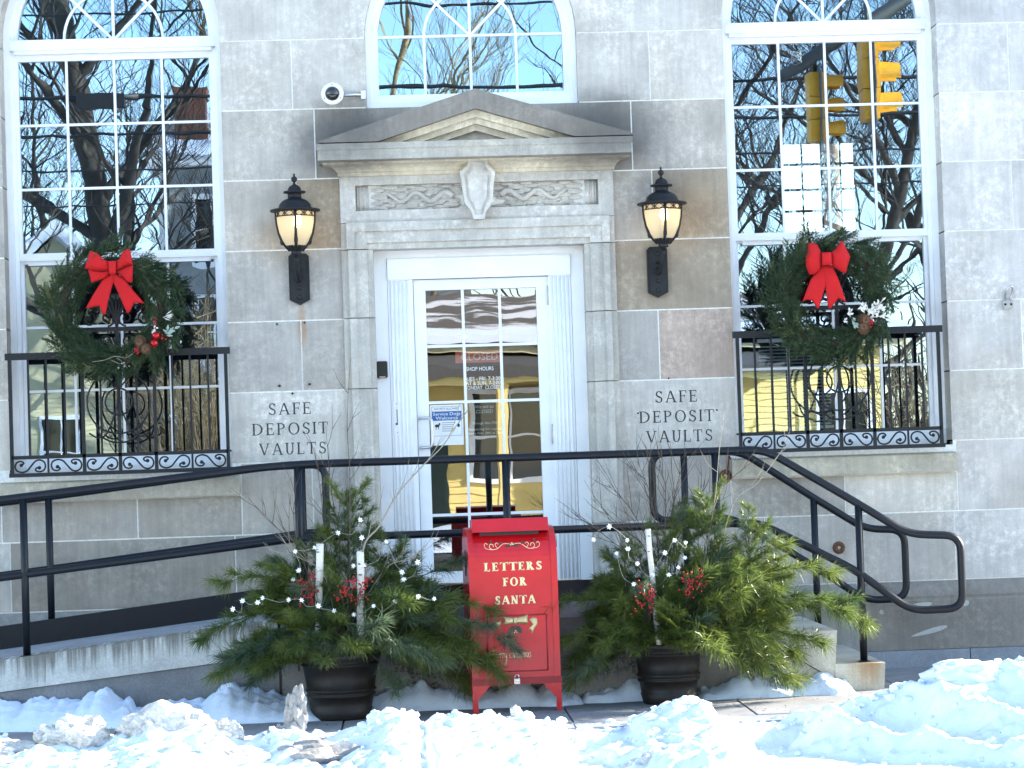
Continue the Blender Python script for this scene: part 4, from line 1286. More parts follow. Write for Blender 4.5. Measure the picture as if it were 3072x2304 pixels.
bowR = [([(2.727, 2.855), (2.752, 2.862), (2.785, 2.845), (2.807, 2.80), (2.806, 2.71), (2.790, 2.675), (2.752, 2.647), (2.724, 2.648), (2.705, 2.71), (2.703, 2.76)], -.01, .045),
        ([(2.868, 2.790), (2.905, 2.815), (2.948, 2.868), (2.958, 2.858), (3.003, 2.760), (2.968, 2.652), (2.955, 2.650), (2.905, 2.685), (2.870, 2.715)], -.01, .045),
        ([(2.806, 2.790), (2.87, 2.790), (2.872, 2.705), (2.806, 2.705)], -.045, .018),
        ([(2.815, 2.715), (2.865, 2.715), (2.848, 2.61), (2.80, 2.48), (2.783, 2.424), (2.772, 2.424), (2.742, 2.480), (2.70, 2.483), (2.675, 2.470), (2.735, 2.615)], .01, .008),
        ([(2.815, 2.715), (2.885, 2.705), (2.925, 2.60), (2.966, 2.458), (2.915, 2.487), (2.862, 2.420), (2.848, 2.422), (2.838, 2.52), (2.83, 2.62)], .006, .008)]
def leaf_blades(parent, c, d, n, l, w_, mat, name):
    m = MB(); d = Vector(d)
    for i in range(n):
        p = Vector(c) + d * R.uniform(0, 1) + rv(.006)
        dd = (d.normalized() + rv(.6)); dd.y = -abs(dd.y) * .4; dd.normalize()
        s = dd.cross(Vector((0, -1, 0)) + rv(.3)).normalized() * w_
        q = p + dd * l * .5; e = p + dd * l
        lift = Vector((0, -.004, 0))
        m.add([p, q + s, e, q - s, q + lift], [(0, 4, 1), (1, 4, 2), (2, 4, 3), (3, 4, 0)])
    m.tube([Vector(c), Vector(c) + d], .002, 4)
    return m.build(name, M[mat], parent)
def decoL(t):
    y = -.345
    for x, z in ((-1.698, 2.343), (-1.668, 2.290)):
        o = bpy.data.objects.new('pine_cone', cone_me); COL.objects.link(o); under(o, t)
        o.matrix_basis = Matrix.Translation((x, y + .02, z)) @ Matrix.Rotation(pi / 2 + R.uniform(-.3, .3), 4, 'X') @ Matrix.Rotation(R.uniform(-.3, .3), 4, 'Y') @ Matrix.Scale(1.05, 4)
    for x, z in ((-1.598, 2.373), (-1.612, 2.322)):
        MB().ball((x, y - .01, z), .0265, 16).build('red_ball', M['orn'], t)
    berries(t, (-1.728, y, 2.277), 12, .011, .008)
    berries(t, (-1.55, y, 2.356), 9, .013, .007)
    for i in range(12): MB().ball((-1.598 + R.uniform(-.012, .012), y + R.uniform(-.01, .01), 2.49 - i * .009), .0062, 8).build('berry', M['berry'], t)
    leaf_blades(t, (-1.55, y, 2.49), (.03, 0, .01), 9, .05, .004, 'frost', 'frosted_needles')
    leaf_blades(t, (-1.54, y, 2.385), (.05, 0, .02), 8, .05, .010, 'silverl', 'silver_leaf')
    leaf_blades(t, (-1.622, y, 2.41), (.02, -.01, .01), 7, .022, .007, 'frost', 'frosted_leaf')
    leaf_blades(t, (-1.66, y + .01, 2.41), (.02, -.01, .06), 16, .06, .0016, 'firlite', 'gold_needles')
    m = MB()
    m.tube(spline([(-2.02, y + .02, 2.215), (-1.94, y, 2.222), (-1.87, y, 2.245), (-1.80, y, 2.235), (-1.75, y, 2.26)], 4), .0022, 5)
    m.tube(spline([(-1.90, y, 2.225), (-1.85, y, 2.20), (-1.80, y, 2.19)], 4), .0018, 5)
    m.tube(spline([(-1.86, y, 2.235), (-1.83, y, 2.215), (-1.79, y, 2.165)], 4), .0016, 5)
    m.build('twig', M['palewood'], t)
    berries(t, (-1.83, y, 2.19), 5, .02, .006, 'silver_bead', 'silver')
    berries(t, (-1.785, y, 2.215), 4, .014, .008, 'acorn', 'cone')
def decoR(t):
    y = -.345
    for x, z in ((3.075, 2.335), (3.078, 2.277)):
        o = bpy.data.objects.new('pine_cone', cone_me); COL.objects.link(o); under(o, t)
        o.matrix_basis = Matrix.Translation((x, y + .02, z)) @ Matrix.Rotation(pi / 2 + R.uniform(-.3, .3), 4, 'X') @ Matrix.Rotation(R.uniform(-.3, .3), 4, 'Y') @ Matrix.Scale(1.15, 4)
    berries(t, (3.122, y - .01, 2.312), 13, .012, .0085)
    for k, (a, b) in enumerate((((3.10, 2.36), (3.22, 2.475)), ((3.10, 2.37), (3.16, 2.43)), ((3.11, 2.35), (3.225, 2.36)), ((3.08, 2.39), (3.075, 2.43)), ((3.13, 2.37), (3.20, 2.41)))):
        leaf_blades(t, (a[0], y - .01, a[1]), (b[0] - a[0], -.01, b[1] - a[1]), 13, .034, .0085, 'frost', 'frosted_leaf')
    leaf_blades(t, (2.985, y, 2.355), (.005, 0, .04), 6, .03, .009, 'frost', 'frosted_leaf')
    leaf_blades(t, (2.965, y, 2.315), (-.01, 0, .02), 4, .024, .007, 'frost', 'frosted_leaf')
    leaf_blades(t, (2.995, y, 2.34), (.03, 0, -.03), 7, .035, .010, 'silverl', 'silver_leaf')
wreath((-1.900, 2.545), .475, 'fir wreath with a red bow, red balls and pine cones on the left window', bowL, decoL)
wreath((2.888, 2.503), .460, 'fir wreath with a red bow and frosted white leaves on the right window', bowR, decoR)

# ------------------------------------------------------------------ pots with evergreens
def pine_bough(L, droop, tw):
    m = MB()
    def pt(u): return Vector((L * u, 0, -droop * L * u * u + .12 * L * u))
    m.tube([pt(i / 6) for i in range(7)], [.0045 - .0005 * i for i in range(7)], 4, False, False)
    tips = [(pt(1), (pt(1) - pt(.85)))]
    for i in range(tw):
        u = .35 + .6 * (i + .5) / tw
        s = 1 if i % 2 else -1
        d0 = (pt(min(1, u + .05)) - pt(u - .05)).normalized()
        dd = (d0 * .85 + Vector((0, s * R.uniform(.35, .75), R.uniform(-.1, .35)))).normalized()
        l = L * R.uniform(.16, .30)
        e = pt(u) + dd * l + Vector((0, 0, -.10 * l))
        m.tube([pt(u), pt(u) + dd * l * .5, e], .0022, 3, False, False)
        tips.append((e, e - pt(u)))
    for tip, dv in tips:
        dv = dv.normalized()
        for k in range(64):
            b = tip - dv * R.uniform(0, .06)
            nd = dv * R.uniform(.35, 1.1) + rv(.50)
            needle(m, b, nd, R.uniform(.07, .11), .0034, R.uniform(.05, .3))
    return m
pines = []
for i, (L, dr, tw) in enumerate(((.42, .20, 5), (.48, .40, 6), (.36, .05, 4), (.50, .50, 6), (.40, .30, 5))):
    mm = pine_bough(L, dr, tw)
    for mt in ('pine', 'pineblue'):
        me = mm.mesh('pine_bough'); me.materials.append(M[mt]); pines.append((me, L))
def cedar(L, n):
    m = MB()
    def axis(p, d, up_, l, depth):
        k = max(3, int(l / .016))
        for i in range(k):
            u = (i + .6) / k
            q = p + d * l * u + Vector((0, 0, -.25 * l * u * u))
            for s in (1, -1):
                side = d.cross(up_).normalized() * s
                if depth == 0:
                    dd = (d * .75 + side * .65).normalized()
                    axis(q, dd, up_, l * .42 * (1 - .6 * u) + .015, 1)
                else:
                    dd = (d * .8 + side * .6 + rv(.1)).normalized()
                    w2 = dd.cross(up_).normalized() * .0042
                    l2 = .020 * R.uniform(.7, 1.2)
                    m.add([q, q + dd * l2 * .5 + w2, q + dd * l2, q + dd * l2 * .5 - w2], [(0, 1, 2, 3)])
    axis(Vector((0, 0, 0)), Vector((1, 0, 0)), Vector((0, .3, 1)).normalized(), L, 0)
    m.tube([(0, 0, 0), (L * .5, 0, -.06 * L), (L, 0, -.25 * L)], .002, 4, False, False)
    return m
cedars = []
for L in (.24, .30):
    me = cedar(L, 0).mesh('cedar_frond'); me.materials.append(M['cedar']); cedars.append((me, L))

def pot(cx, cy, h, rt_, rb, label):
    t = thing('planter_pot', label, 'plant pot', (cx, cy, 0), 'dark resin pots of winter greens')
    prof = [(0, .0), (rb, .0), (rb + .004, .01)]
    for z, a in ((.06, .006), (.066, .0), (.13, .0), (.133, .010), (.146, .011), (.149, .004), (.160, .004), (.163, .011), (.176, .010), (.180, .0), (h - .075, .0), (h - .072, .008), (h - .06, .008), (h - .057, .0), (h - .045, .0), (h - .03, .010), (h - .006, .016), (h, .010), (h, -.012), (h - .05, -.014)):
        u = z / h
        prof.append((rb + (rt_ - rb) * u ** .85 + a, z))
    MB().lathe(prof, (cx, cy, 0), 40).build('pot', M['pot'], t)
    MB().lathe([(0, h - .045), (rt_ - .01, h - .05)], (cx, cy, 0), 24).build('soil', M['soil'], t)
    return t
def fill(t, cx, cy, h, n, spec, nced, bias):
    """boughs radiate from the pot; spec(azimuth) gives reach of the crown to the sides"""
    for i in range(n):
        az = 2 * pi * i / n * 7.3 + R.uniform(-.2, .2)
        el = R.choice((R.uniform(-.2, .2), R.uniform(.1, .6), R.uniform(.5, 1.3), R.uniform(.2, .9)))
        el = max(el, .28 if sin(az) < -.5 else .0)
        reach = spec(cos(az), sin(az), el)
        me, L = R.choice(pines if cx < 1 else pines[0::2] + pines[0::2] + pines) if R.random() < .75 else pines[6]  # right pot draws more yellow-green needles to stand for its sunlight
        sc = max(.62, min(1.35, (reach * R.uniform(.62, 1.02) - .13) / (L * .95)))
        x = Vector((cos(az) * cos(el), sin(az) * cos(el) * .8, sin(el)))
        b = Vector((cx + cos(az) * .11, cy + sin(az) * .11, h - .02 + max(0, el) * .08))
        if b.y + x.y * reach > -1.42 and b.z + x.z * reach < .85: x.y *= .15
        place(me, 'pine_bough', t, b, x, R.uniform(-.6, .6), sc)
    for i in range(n // 2):                                   # an upper tier that arches over
        az = 2 * pi * i / n * 11.7 + R.uniform(-.2, .2)
        el = R.uniform(.15, .95)
        reach = spec(cos(az), sin(az), el) * R.uniform(.62, .9)
        me, L = R.choice((pines[2], pines[3], pines[6], pines[0], pines[8], pines[2]))
        x = Vector((cos(az) * cos(el), sin(az) * cos(el) * .7, sin(el)))
        if x.y > 0: x.y *= .3
        if sin(az) < -.45 and i % 3: continue
        place(me, 'pine_bough', t, (cx + cos(az) * .16, cy + sin(az) * .10, h + R.uniform(.12, .36)), x, R.uniform(-.5, .5), max(.62, min(1.2, (reach - .2) / (L * .9))))
    for i in range(nced):
        az = -pi / 2 + R.gauss(bias, 1.15)
        el = R.uniform(.05, .6)
        me, L = R.choice(cedars)
        x = Vector((cos(az) * cos(el), sin(az) * cos(el), sin(el)))
        place(me, 'cedar_frond', t, (cx + cos(az) * .15, cy + sin(az) * .15, h + R.uniform(0, .12)), x, R.uniform(-.7, .7), R.uniform(.8, 1.25))
def bough_at(t, p, d, sc=1, k=0, roll=0):
    me, L = pines[k]
    place(me, 'pine_bough', t, p, d, roll, sc)
def leader(t, x, y, z0, z1, r, n, bias=0):
    MB().tube([(x, y, z0 - .2), (x, y, z1 - .06)], [.007, .003], 5).build('stem', M['twig'], t)
    for i in range(n):
        u = (i + .5) / n
        a = i * 2.4
        me, L = pines[R.choice((4, 4, 8, 5, 0, 8))]
        el = .25 + .9 * u
        rad = r * (1.08 - .75 * u)
        place(me, 'pine_bough', t, (x, y, z0 + (z1 - z0 - .10) * u), (cos(a) * cos(el) + bias, sin(a) * cos(el) * .7, sin(el)), R.uniform(-.5, .5), max(.55, rad / L))
    place(pines[4][0], 'pine_bough', t, (x, y, z1 - .24), (.05, 0, 1), 0, .6)
LP, RP = (-.415, -1.86), (1.545, -1.68)
potL = pot(*LP, .385, .232, .165, 'dark pot of evergreens left of the red letter box, two birch logs in it')
fill(potL, *LP, .385, 84, lambda cx, sy, el: (.74 if cx < 0 else .80) * (.68 + .32 * abs(cx)) * (1 - .25 * max(0, el)), 24, -.1)
# boughs that stand out in the photo: the top tuft, the long arms to both sides
for p, d, sc, k in (((-.36, -1.78, .80), (.05, 0, 1), .9, 4), ((-.42, -1.76, .78), (-.15, .1, 1), .8, 8), ((-.30, -1.78, .80), (.35, 0, 1), .85, 4), ((-.05, -1.9, .62), (1, -.05, .25), 1.1, 2), ((-.1, -1.9, .50), (1, -.15, -.02), 1.25, 6), ((.10, -1.98, .56), (1, -.1, .05), 1.0, 7),
                    ((-.62, -1.82, .78), (-1, .1, .35), .95, 2), ((-.70, -1.85, .62), (-1, 0, .1), 1.0, 6), ((-.60, -1.9, .50), (-1, -.1, -.1), 1.1, 2), ((-.62, -1.95, .48), (-.9, -.3, -.25), 1.0, 0), ((.0, -1.85, .78), (1, .1, .3), .9, 5), ((-.25, -2.0, .40), (.5, -.6, -.5), .8, 1)):
    bough_at(potL, p, d, sc, k, R.uniform(-.4, .4))
for q in ((-.35, -1.76, .55, 1.31, .34, 22), (-.06, -1.80, .50, 1.0, .30, 13), (-.66, -1.82, .48, .94, .28, 12), (-.42, -1.98, .42, .72, .25, 8)): leader(potL, *q)
potR = pot(*RP, .36, .205, .155, 'dark pot of evergreens right of the red letter box, one birch log in it')
fill(potR, *RP, .36, 84, lambda cx, sy, el: (.62 if cx < 0 else .86) * (.70 + .30 * abs(cx)) * (1 - .22 * max(0, el)), 20, .1)
for p, d, sc, k in (((1.80, -1.75, .76), (.25, 0, 1), .85, 4), ((1.88, -1.78, .74), (.9, -.1, .55), .95, 0), ((2.02, -1.8, .72), (1, -.1, .35), 1.0, 2), ((2.00, -1.85, .60), (1, -.1, .1), 1.2, 2), ((2.20, -1.85, .62), (1, -.1, .0), 1.05, 6), ((1.95, -1.9, .45), (1, -.2, -.15), 1.1, 0), ((1.75, -1.75, .80), (-.05, 0, 1), .8, 8),
                    ((1.62, -1.78, .72), (-.1, 0, 1), .8, 4), ((1.30, -1.75, .60), (-1, -.1, .3), .85, 2), ((1.28, -1.78, .45), (-1, -.1, .0), .95, 8), ((1.30, -1.82, .38), (-.8, -.4, -.35), .8, 1), ((2.28, -1.85, .60), (1, .0, -.12), 1.0, 4)):
    bough_at(potR, p, d, sc, k, R.uniform(-.4, .4))

for q in ((1.80, -1.74, .50, 1.20, .28, 17), (1.60, -1.72, .45, 1.12, .24, 12), (2.04, -1.80, .50, 1.05, .30, 15, .3), (1.30, -1.72, .42, .92, .26, 12), (1.88, -1.90, .40, .80, .30, 12), (1.55, -1.86, .40, .72, .22, 8)): leader(potR, *q)
# birch logs, bare branches, berries, lights: each its own thing, standing in the pots
def log_(p0, p1, r, label):
    t = thing('birch_log', label, 'birch log', p0, 'birch logs in the pots')
    pts = [Vector(p0) + (Vector(p1) - Vector(p0)) * i / 5 + Vector((R.uniform(-.003, .003), 0, 0)) for i in range(6)]
    MB().tube(pts, r, 12).build('bark', M['birch'], t)
    d = (pts[-1] - pts[-2]).normalized()
    MB().tube([pts[-1], pts[-1] + d * .002], r * .93, 12).build('cut_end', M['palewood'], t)
log_((-.535, -2.00, .36), (-.507, -2.07, 1.035), .0215, 'taller birch log in the left pot, left of the other')
log_((-.292, -2.02, .36), (-.272, -2.08, .985), .0215, 'shorter birch log in the left pot, beside the pale dead branch')
log_((1.475, -1.86, .34), (1.430, -1.89, 1.048), .0165, 'thin birch log standing in the right pot')
def branch(p0, pts, r, n, mat, label, group=None, seed=0, tw=.25, rm=.35):
    rr_ = random.Random(seed)
    m = MB()
    path = spline([p0] + pts, 5)
    N_ = len(path)
    m.tube(path, [r * (1 - .8 * i / N_) for i in range(N_)], 5)
    for k in range(n):
        i = int(N_ * (.25 + .7 * k / n)); p = path[min(i, N_ - 2)]
        d = (path[min(i + 1, N_ - 1)] - path[i - 1]).normalized()
        a = (d + Vector((rr_.uniform(-1, 1), rr_.uniform(-.4, .4), rr_.uniform(-.3, .8))) * .8).normalized()
        l = tw * rr_.uniform(.4, 1)
        q = [p, p + a * l * .5 + Vector((rr_.gauss(0, .01), 0, rr_.gauss(0, .01))), p + a * l + Vector((0, 0, .12 * l))]
        m.tube(spline(q, 3), [r * rm * (1 - .12 * j) for j in range(7)], 4)
        if rr_.random() < .7:
            b = (a + Vector((rr_.uniform(-.8, .8), 0, rr_.uniform(-.2, .8)))).normalized()
            m.tube([q[1], q[1] + b * l * .5], [r * rm * .8, r * .15], 4)
    o = m.build('bare_branch', M[mat])
    return tag(o, label, 'branch', group)
LL = ['dark twig slanting far out to the left above the left pot', 'upright dark twig before the ramp post, left of the tallest twig in the left pot', 'upright dark twig close beside the tallest twig of the left pot', 'forked dark twig behind the left birch log, in front of the ramp post', 'pale low twig arching right from the left pot towards the letter box', 'pale twig curving left over the greens of the left pot']
LR = ['dark twig fanning up and left beside the birch log of the right pot', 'upright dark twig of the right pot below the rounded rail end', 'upright dark twig rising behind the berries of the right pot', 'dark twig of the right pot leaning furthest to the right', 'lowest dark twig reaching left from the right pot to the star lights', 'straight middle twig of the right pot behind its birch log', 'dark twig of the right pot against the white door pilaster', 'short dark twig of the right pot nearest the wall anchor']
GL = 'thin bare twigs in the left pot'; GR = 'thin bare twigs in the right pot'
branch((-.27, -1.9, .55), [(-.26, -1.92, .98), (-.16, -1.92, 1.12), (-.05, -1.9, 1.30), (.10, -1.9, 1.46), (.26, -1.88, 1.62), (.34, -1.86, 1.83)], .008, 8, 'palewood', 'long pale dead branch rising from the left pot across the door', None, 3, .25)
branch((-.36, -1.85, .5), [(-.34, -1.88, .95), (-.33, -1.88, 1.2), (-.325, -1.86, 1.45), (-.33, -1.85, 1.75), (-.30, -1.85, 2.12)], .0042, 7, 'twig', 'tallest thin upright twig in the left pot, in front of the door frame', None, 4, .22, .5)
for i, P in enumerate(([(-.60, -1.88, .95), (-.75, -1.9, 1.12), (-.925, -1.9, 1.31)], [(-.48, -1.8, 1.0), (-.50, -1.8, 1.3), (-.53, -1.8, 1.6)], [(-.40, -1.8, 1.0), (-.44, -1.78, 1.35), (-.46, -1.78, 1.72)], [(-.60, -1.95, .9), (-.66, -1.9, 1.15), (-.64, -1.85, 1.4)], [(-.15, -1.9, .85), (.0, -1.95, .92), (.10, -1.95, .98)], [(-.48, -1.95, .82), (-.62, -2.0, .95), (-.80, -2.0, 1.0)])):
    branch((-.42, -1.88, .42), P, .0042, 9, 'twig' if i < 4 else 'palewood', LL[i], GL, 11 + i, .26, .5)
for i, P in enumerate(([(1.46, -1.7, .9), (1.36, -1.68, 1.15), (1.22, -1.66, 1.32)], [(1.5, -1.7, 1.0), (1.47, -1.7, 1.25), (1.40, -1.7, 1.45)], [(1.58, -1.7, 1.0), (1.62, -1.7, 1.25), (1.70, -1.7, 1.5)], [(1.65, -1.7, .95), (1.82, -1.7, 1.2), (2.08, -1.7, 1.42)], [(1.40, -1.75, .8), (1.2, -1.75, 1.0), (1.05, -1.72, 1.12)], [(1.55, -1.72, 1.0), (1.56, -1.72, 1.3), (1.52, -1.72, 1.42)], [(1.44, -1.66, .9), (1.30, -1.64, 1.05), (1.12, -1.62, 1.24)], [(1.6, -1.66, .9), (1.72, -1.62, 1.1), (1.80, -1.6, 1.3)])):
    branch((1.53, -1.7, .40), P, .0042, 15, 'twig', LR[i], GR, 40 + i, .30, .5)
branch((1.72, -1.75, .6), [(1.80, -1.75, .95), (1.86, -1.75, 1.25), (1.90, -1.73, 1.55), (1.96, -1.72, 1.85)], .0045, 4, 'palewood', 'tallest pale twig in the right pot, reaching above the handrail', None, 60, .3, .4)
branch((1.80, -1.75, .6), [(1.95, -1.75, 1.15), (2.12, -1.73, 1.3), (2.28, -1.72, 1.5), (2.33, -1.72, 1.62)], .0042, 4, 'palewood', 'pale twig leaning right from the right pot across the rail bend', None, 61, .2, .4)
def berry_sprig(spots, y, label, root):
    t = thing('berry_sprig', label, 'berries', root)
    st = MB(); be = MB()
    for x, z in spots:
        p = Vector((x, y + R.uniform(-.03, .03), z))
        st.tube(spline([root, (Vector(root) + p) * .5 + Vector((0, 0, .03)), p], 3), .0018, 4)
        for _ in range(11):
            q = p + Vector((R.gauss(0, .018), R.gauss(0, .014), R.gauss(-.012, .028)))
            be.ball(q, .0062, 6)
            if R.random() < .5: st.tube([p, q], .001, 3)
    st.build('stem', M['twig'], t); kind(be.build('berry', M['berry'], t), 'stuff')
berry_sprig([(-.556, .848), (-.582, .778), (-.613, .819), (-.635, .80), (-.56, .80), (-.59, .745), (-.555, .76)], -2.14, 'red winterberries left of the taller birch log in the left pot', (-.50, -2.02, .5))
berry_sprig([(-.36, .80), (-.32, .815), (-.395, .755), (-.268, .79), (-.235, .837), (-.35, .765), (-.275, .76)], -2.16, 'red winterberries around the shorter birch log in the left pot', (-.35, -2.02, .5))
berry_sprig([(1.625, .762), (1.675, .752), (1.718, .784), (1.632, .704), (1.66, .74), (1.715, .75)], -2.06, 'red winterberries to the right of the birch log in the right pot', (1.62, -1.9, .5))
berry_sprig([(1.364, .722), (1.422, .703), (1.404, .662), (1.337, .64), (1.40, .63)], -2.06, 'red winterberries below the birch log in the right pot', (1.42, -1.9, .45))
def star(p, r):
    m = MB()
    ax = Vector((R.uniform(-.7, .7), -1, R.uniform(-.7, .7))).normalized()
    u = ax.orthogonal().normalized(); v = ax.cross(u)
    for k in range(6):
        a = 2 * pi * k / 6
        d = u * cos(a) + v * sin(a); s = (u * -sin(a) + v * cos(a)) * r * .26
        m.add([p, p + d * r * .5 + s, p + d * r + ax * r * .15, p + d * r * .5 - s, p + d * r * .5 + ax * r * .2], [(0, 1, 4), (1, 2, 4), (2, 3, 4), (3, 0, 4)])
    m.ball(p + ax * .004, r * .22, 6)
    m.tube([p, p - ax * .022], .003, 5)
    return m
def lights(order, y, label):
    t = thing('string_lights', label, 'string lights', (order[0][0], y, order[0][1]), 'strings of clear star lights')
    pts = [Vector((x + R.uniform(-.02, .02), y + R.uniform(-.07, .07), z + R.uniform(-.02, .02))) for x, z in order]
    w2 = []
    for a, b in zip(pts, pts[1:]):
        w2 += [a, (a + b) / 2 + Vector((R.uniform(-.03, .03), R.uniform(-.03, .05), -.10 * (a - b).length + R.uniform(-.035, .03)))]
    w2.append(pts[-1])
    MB().tube(spline(w2, 4), .0010, 4).build('wire', M['wire'], t)
    for p in pts: star(p, R.uniform(.015, .020)).build('star_light', M['star'], t)
lights([(-1.0, .673), (-.948, .706), (-.874, .708), (-.838, .752), (-.709, .714), (-.631, .711), (-.499, .68), (-.429, .662), (-.302, .628), (-.22, .66), (-.097, .704), (-.061, .742), (.049, .73), (.154, .691)], -2.24, 'white star lights looped low across the front of the left pot greens')
lights([(-.662, .845), (-.626, .875), (-.655, .979), (-.52, 1.0), (-.393, 1.076), (-.284, 1.151), (-.264, 1.048), (-.331, .904), (-.24, .90), (-.135, 1.016), (-.05, .86), (-.015, .826), (.058, .891)], -2.06, 'white star lights wound through the upper branches of the left pot')
lights([(1.094, 1.001), (1.205, 1.06), (1.27, 1.008), (1.314, .952), (1.365, .855), (1.45, .781), (1.522, .916), (1.558, 1.0), (1.65, .98), (1.642, .878), (1.602, .826), (1.525, .778), (1.417, .741), (1.303, .749), (1.237, .917)], -2.00, 'white star lights wound through the greens of the right pot')

# ------------------------------------------------------------------ red letter box
mb_ = thing('letter_box', 'red metal letter box with gold lettering LETTERS FOR SANTA between the two pots', 'letter box', (.622, -1.885, 0))
mb_.rotation_euler = (0, 0, radians(3.5))
def lp(m, name, mat, local=True):
    o = m.build(name, M[mat]); o.parent = mb_
    return o
def front(z): return 0 if z < .88 else .2 - sqrt(max(0, .04 - (z - .88) ** 2))
prof = [(0, .165), (0, .88)] + [(.2 - .2 * cos(t * pi / 20), .88 + .2 * sin(t * pi / 20)) for t in range(1, 11)] + [(.26, 1.08)] + [(.26 + .16 * sin(t * pi / 12), .92 + .16 * cos(t * pi / 12)) for t in range(1, 7)] + [(.42, .165)]
m = MB(); m.prism(prof, -.252, .252, 'x'); lp(m, 'body', 'red')
for s in (-1, 1):
    m = MB()
    n = len(prof)
    cxp = (.21, .6)
    big = [(a - .006 if a < .2 else a + .004, b + (.006 if b > .9 else 0)) for a, b in prof]
    xs = sorted((s * .263, s * .226)); m.prism(big, xs[0], xs[1], 'x'); lp(m, 'side_flange', 'red')
    m = MB(); xs = sorted((s * .264, s * .268)); m.prism([(.2, .80), (.25, .878), (.2, .956), (.15, .878)], xs[0], xs[1], 'x'); lp(m, 'diamond_emblem', 'holly')
m = MB(); m.prism([(.018, 1.062), (.030, 1.062), (.062, 1.128), (.20, 1.122), (.20, 1.132), (.055, 1.140), (.050, 1.136)], -.232, .222, 'x')
for x in (-.232, .2165): m.prism([(.022, 1.062), (.058, 1.132), (.2, 1.128), (.2, 1.06), (.12, 1.045)], x + .0005, x + .005, 'x')
lp(m, 'hood', 'red')
m = MB(); m.box(-.186, .168, front(1.05) - .014, front(1.05) + .02, 1.030, 1.058); lp(m, 'slot', 'black')
m = MB(); m.box(-.164, .187, -.006, .005, .238, .566); lp(m, 'access_door', 'red')
m = MB()
for x in (-.164, .187): m.tube([(x, -.005, .238), (x, -.005, .566)], .004, 6)
for z in (.238, .566): m.tube([(-.164, -.005, z), (.187, -.005, z)], .004, 6)
lp(m, 'door_rim', 'redd')
m = MB(); m.box(-.268, .268, -.010, .43, .160, .176).box(-.266, .266, -.008, .0, .176, .198); lp(m, 'base_flange', 'redd')
for x in (-.264, .264):
    for y in (-.006, .424):
        s = -1 if x > 0 else 1
        m = MB()
        a, b = sorted((x, x + s * .032)); m.box(a, b, y - .002, y + .004, 0, .16)
        yy = sorted((y, y + (.035 if y < .2 else -.035))); m.box(*sorted((x, x + s * .004)), yy[0], yy[1], 0, .158)
        m.prism([(x + s * .032, .16), (x + s * .032, .075), (x + s * .108, .16)], y - .001, y + .003)
        lp(m, 'leg', 'red')
def plate(polys, y0, y1, name, mat):
    m = MB()
    for q in polys: m.prism(q, y0, y1)
    return lp(m, name, mat)
for txt, z, wd, cx, nm in (('LETTERS', .832, .345, 0, 'lettering'), ('FOR', .741, .143, .008, 'lettering'), ('SANTA', .634, .242, .007, 'lettering')):
    plate(text_polys(txt, .05, cx, z, .16, .24, .10, .07, wd), -.0042, -.0002, nm, 'gold')
# cursive words drawn as strokes
def script(txt, x, z, h, y, r):
    G = {'m': [[(0, 0), (.12, .9), (.2, .95), (.24, 0)], [(.24, .5), (.4, 1), (.5, .9), (.5, 0)], [(.5, .5), (.66, 1), (.76, .9), (.78, .1), (.9, .1)]], 'e': [[(0, .45), (.4, .6), (.3, 1), (.08, .75), (.05, .25), (.25, 0), (.5, .15)]],
         'r': [[(.05, 0), (.08, .6), (.1, 1)], [(.1, .6), (.28, .98), (.42, .85)]], 'y': [[(.05, 1), (.1, .4), (.25, .1), (.42, .4), (.5, 1)], [(.5, 1), (.42, -.6), (.25, -1.5), (.02, -1.3), (.3, -.4), (.6, .1)]],
         'c': [[(.5, .85), (.25, 1), (.05, .5), (.2, .02), (.55, .15)]], 'h': [[(.05, 0), (.12, 1), (.3, 1.95)], [(.08, .5), (.28, 1), (.42, .8), (.42, 0)]], 'i': [[(.05, 1), (.06, .1), (.2, 0)], [(.07, 1.45), (.1, 1.55)]],
         's': [[(.4, .9), (.2, 1), (.08, .75), (.34, .35), (.25, .02), (0, .1)]], 't': [[(.15, 1.7), (.14, .1), (.3, 0)], [(0, 1.1), (.36, 1.15)]], 'n': [[(.03, 0), (.08, .95)], [(.08, .5), (.3, 1), (.42, .85), (.44, .05), (.55, .05)]], 'a': [[(.46, .95), (.2, 1), (.04, .45), (.2, 0), (.42, .5), (.48, .95), (.5, .05), (.6, .05)]]}
    wds = {'m': .98, 'e': .58, 'r': .5, 'y': .68, 'c': .6, 'h': .56, 'i': .26, 's': .52, 't': .42, 'n': .62, 'a': .68, ' ': .4}
    m = MB()
    for ch in txt:
        for st in G.get(ch, []):
            m.tube(spline([(x + a * h * .92, y, z + b * h) for a, b in st], 4), r, 5)
        x += wds[ch] * h * .92
    return m
lp(script('merry christmas', -.135, .318, .0285, -.008, .0018), 'script_lettering', 'gold')
m = MB()
for s in (-1, 1):
    P = [(0, .985), (s * .05, .990), (s * .085, .965), (s * .115, .958), (s * .135, .972), (s * .128, .990), (s * .112, .986), (s * .112, .974)]
    m.tube(spline([(x, front(z) - .003, z) for x, z in P], 4), .002, 5)
    P = [(s * .085, .964), (s * .10, .985), (s * .09, .996), (s * .08, .988)]
    m.tube(spline([(x, front(z) - .003, z) for x, z in P], 4), .0016, 5)
    P = [(s * .115, .957), (s * .155, .965), (s * .165, .985), (s * .155, .997), (s * .145, .988)]
    m.tube(spline([(x, front(z) - .003, z) for x, z in P], 4), .0016, 5)
lp(m, 'scroll_ornament', 'gold')
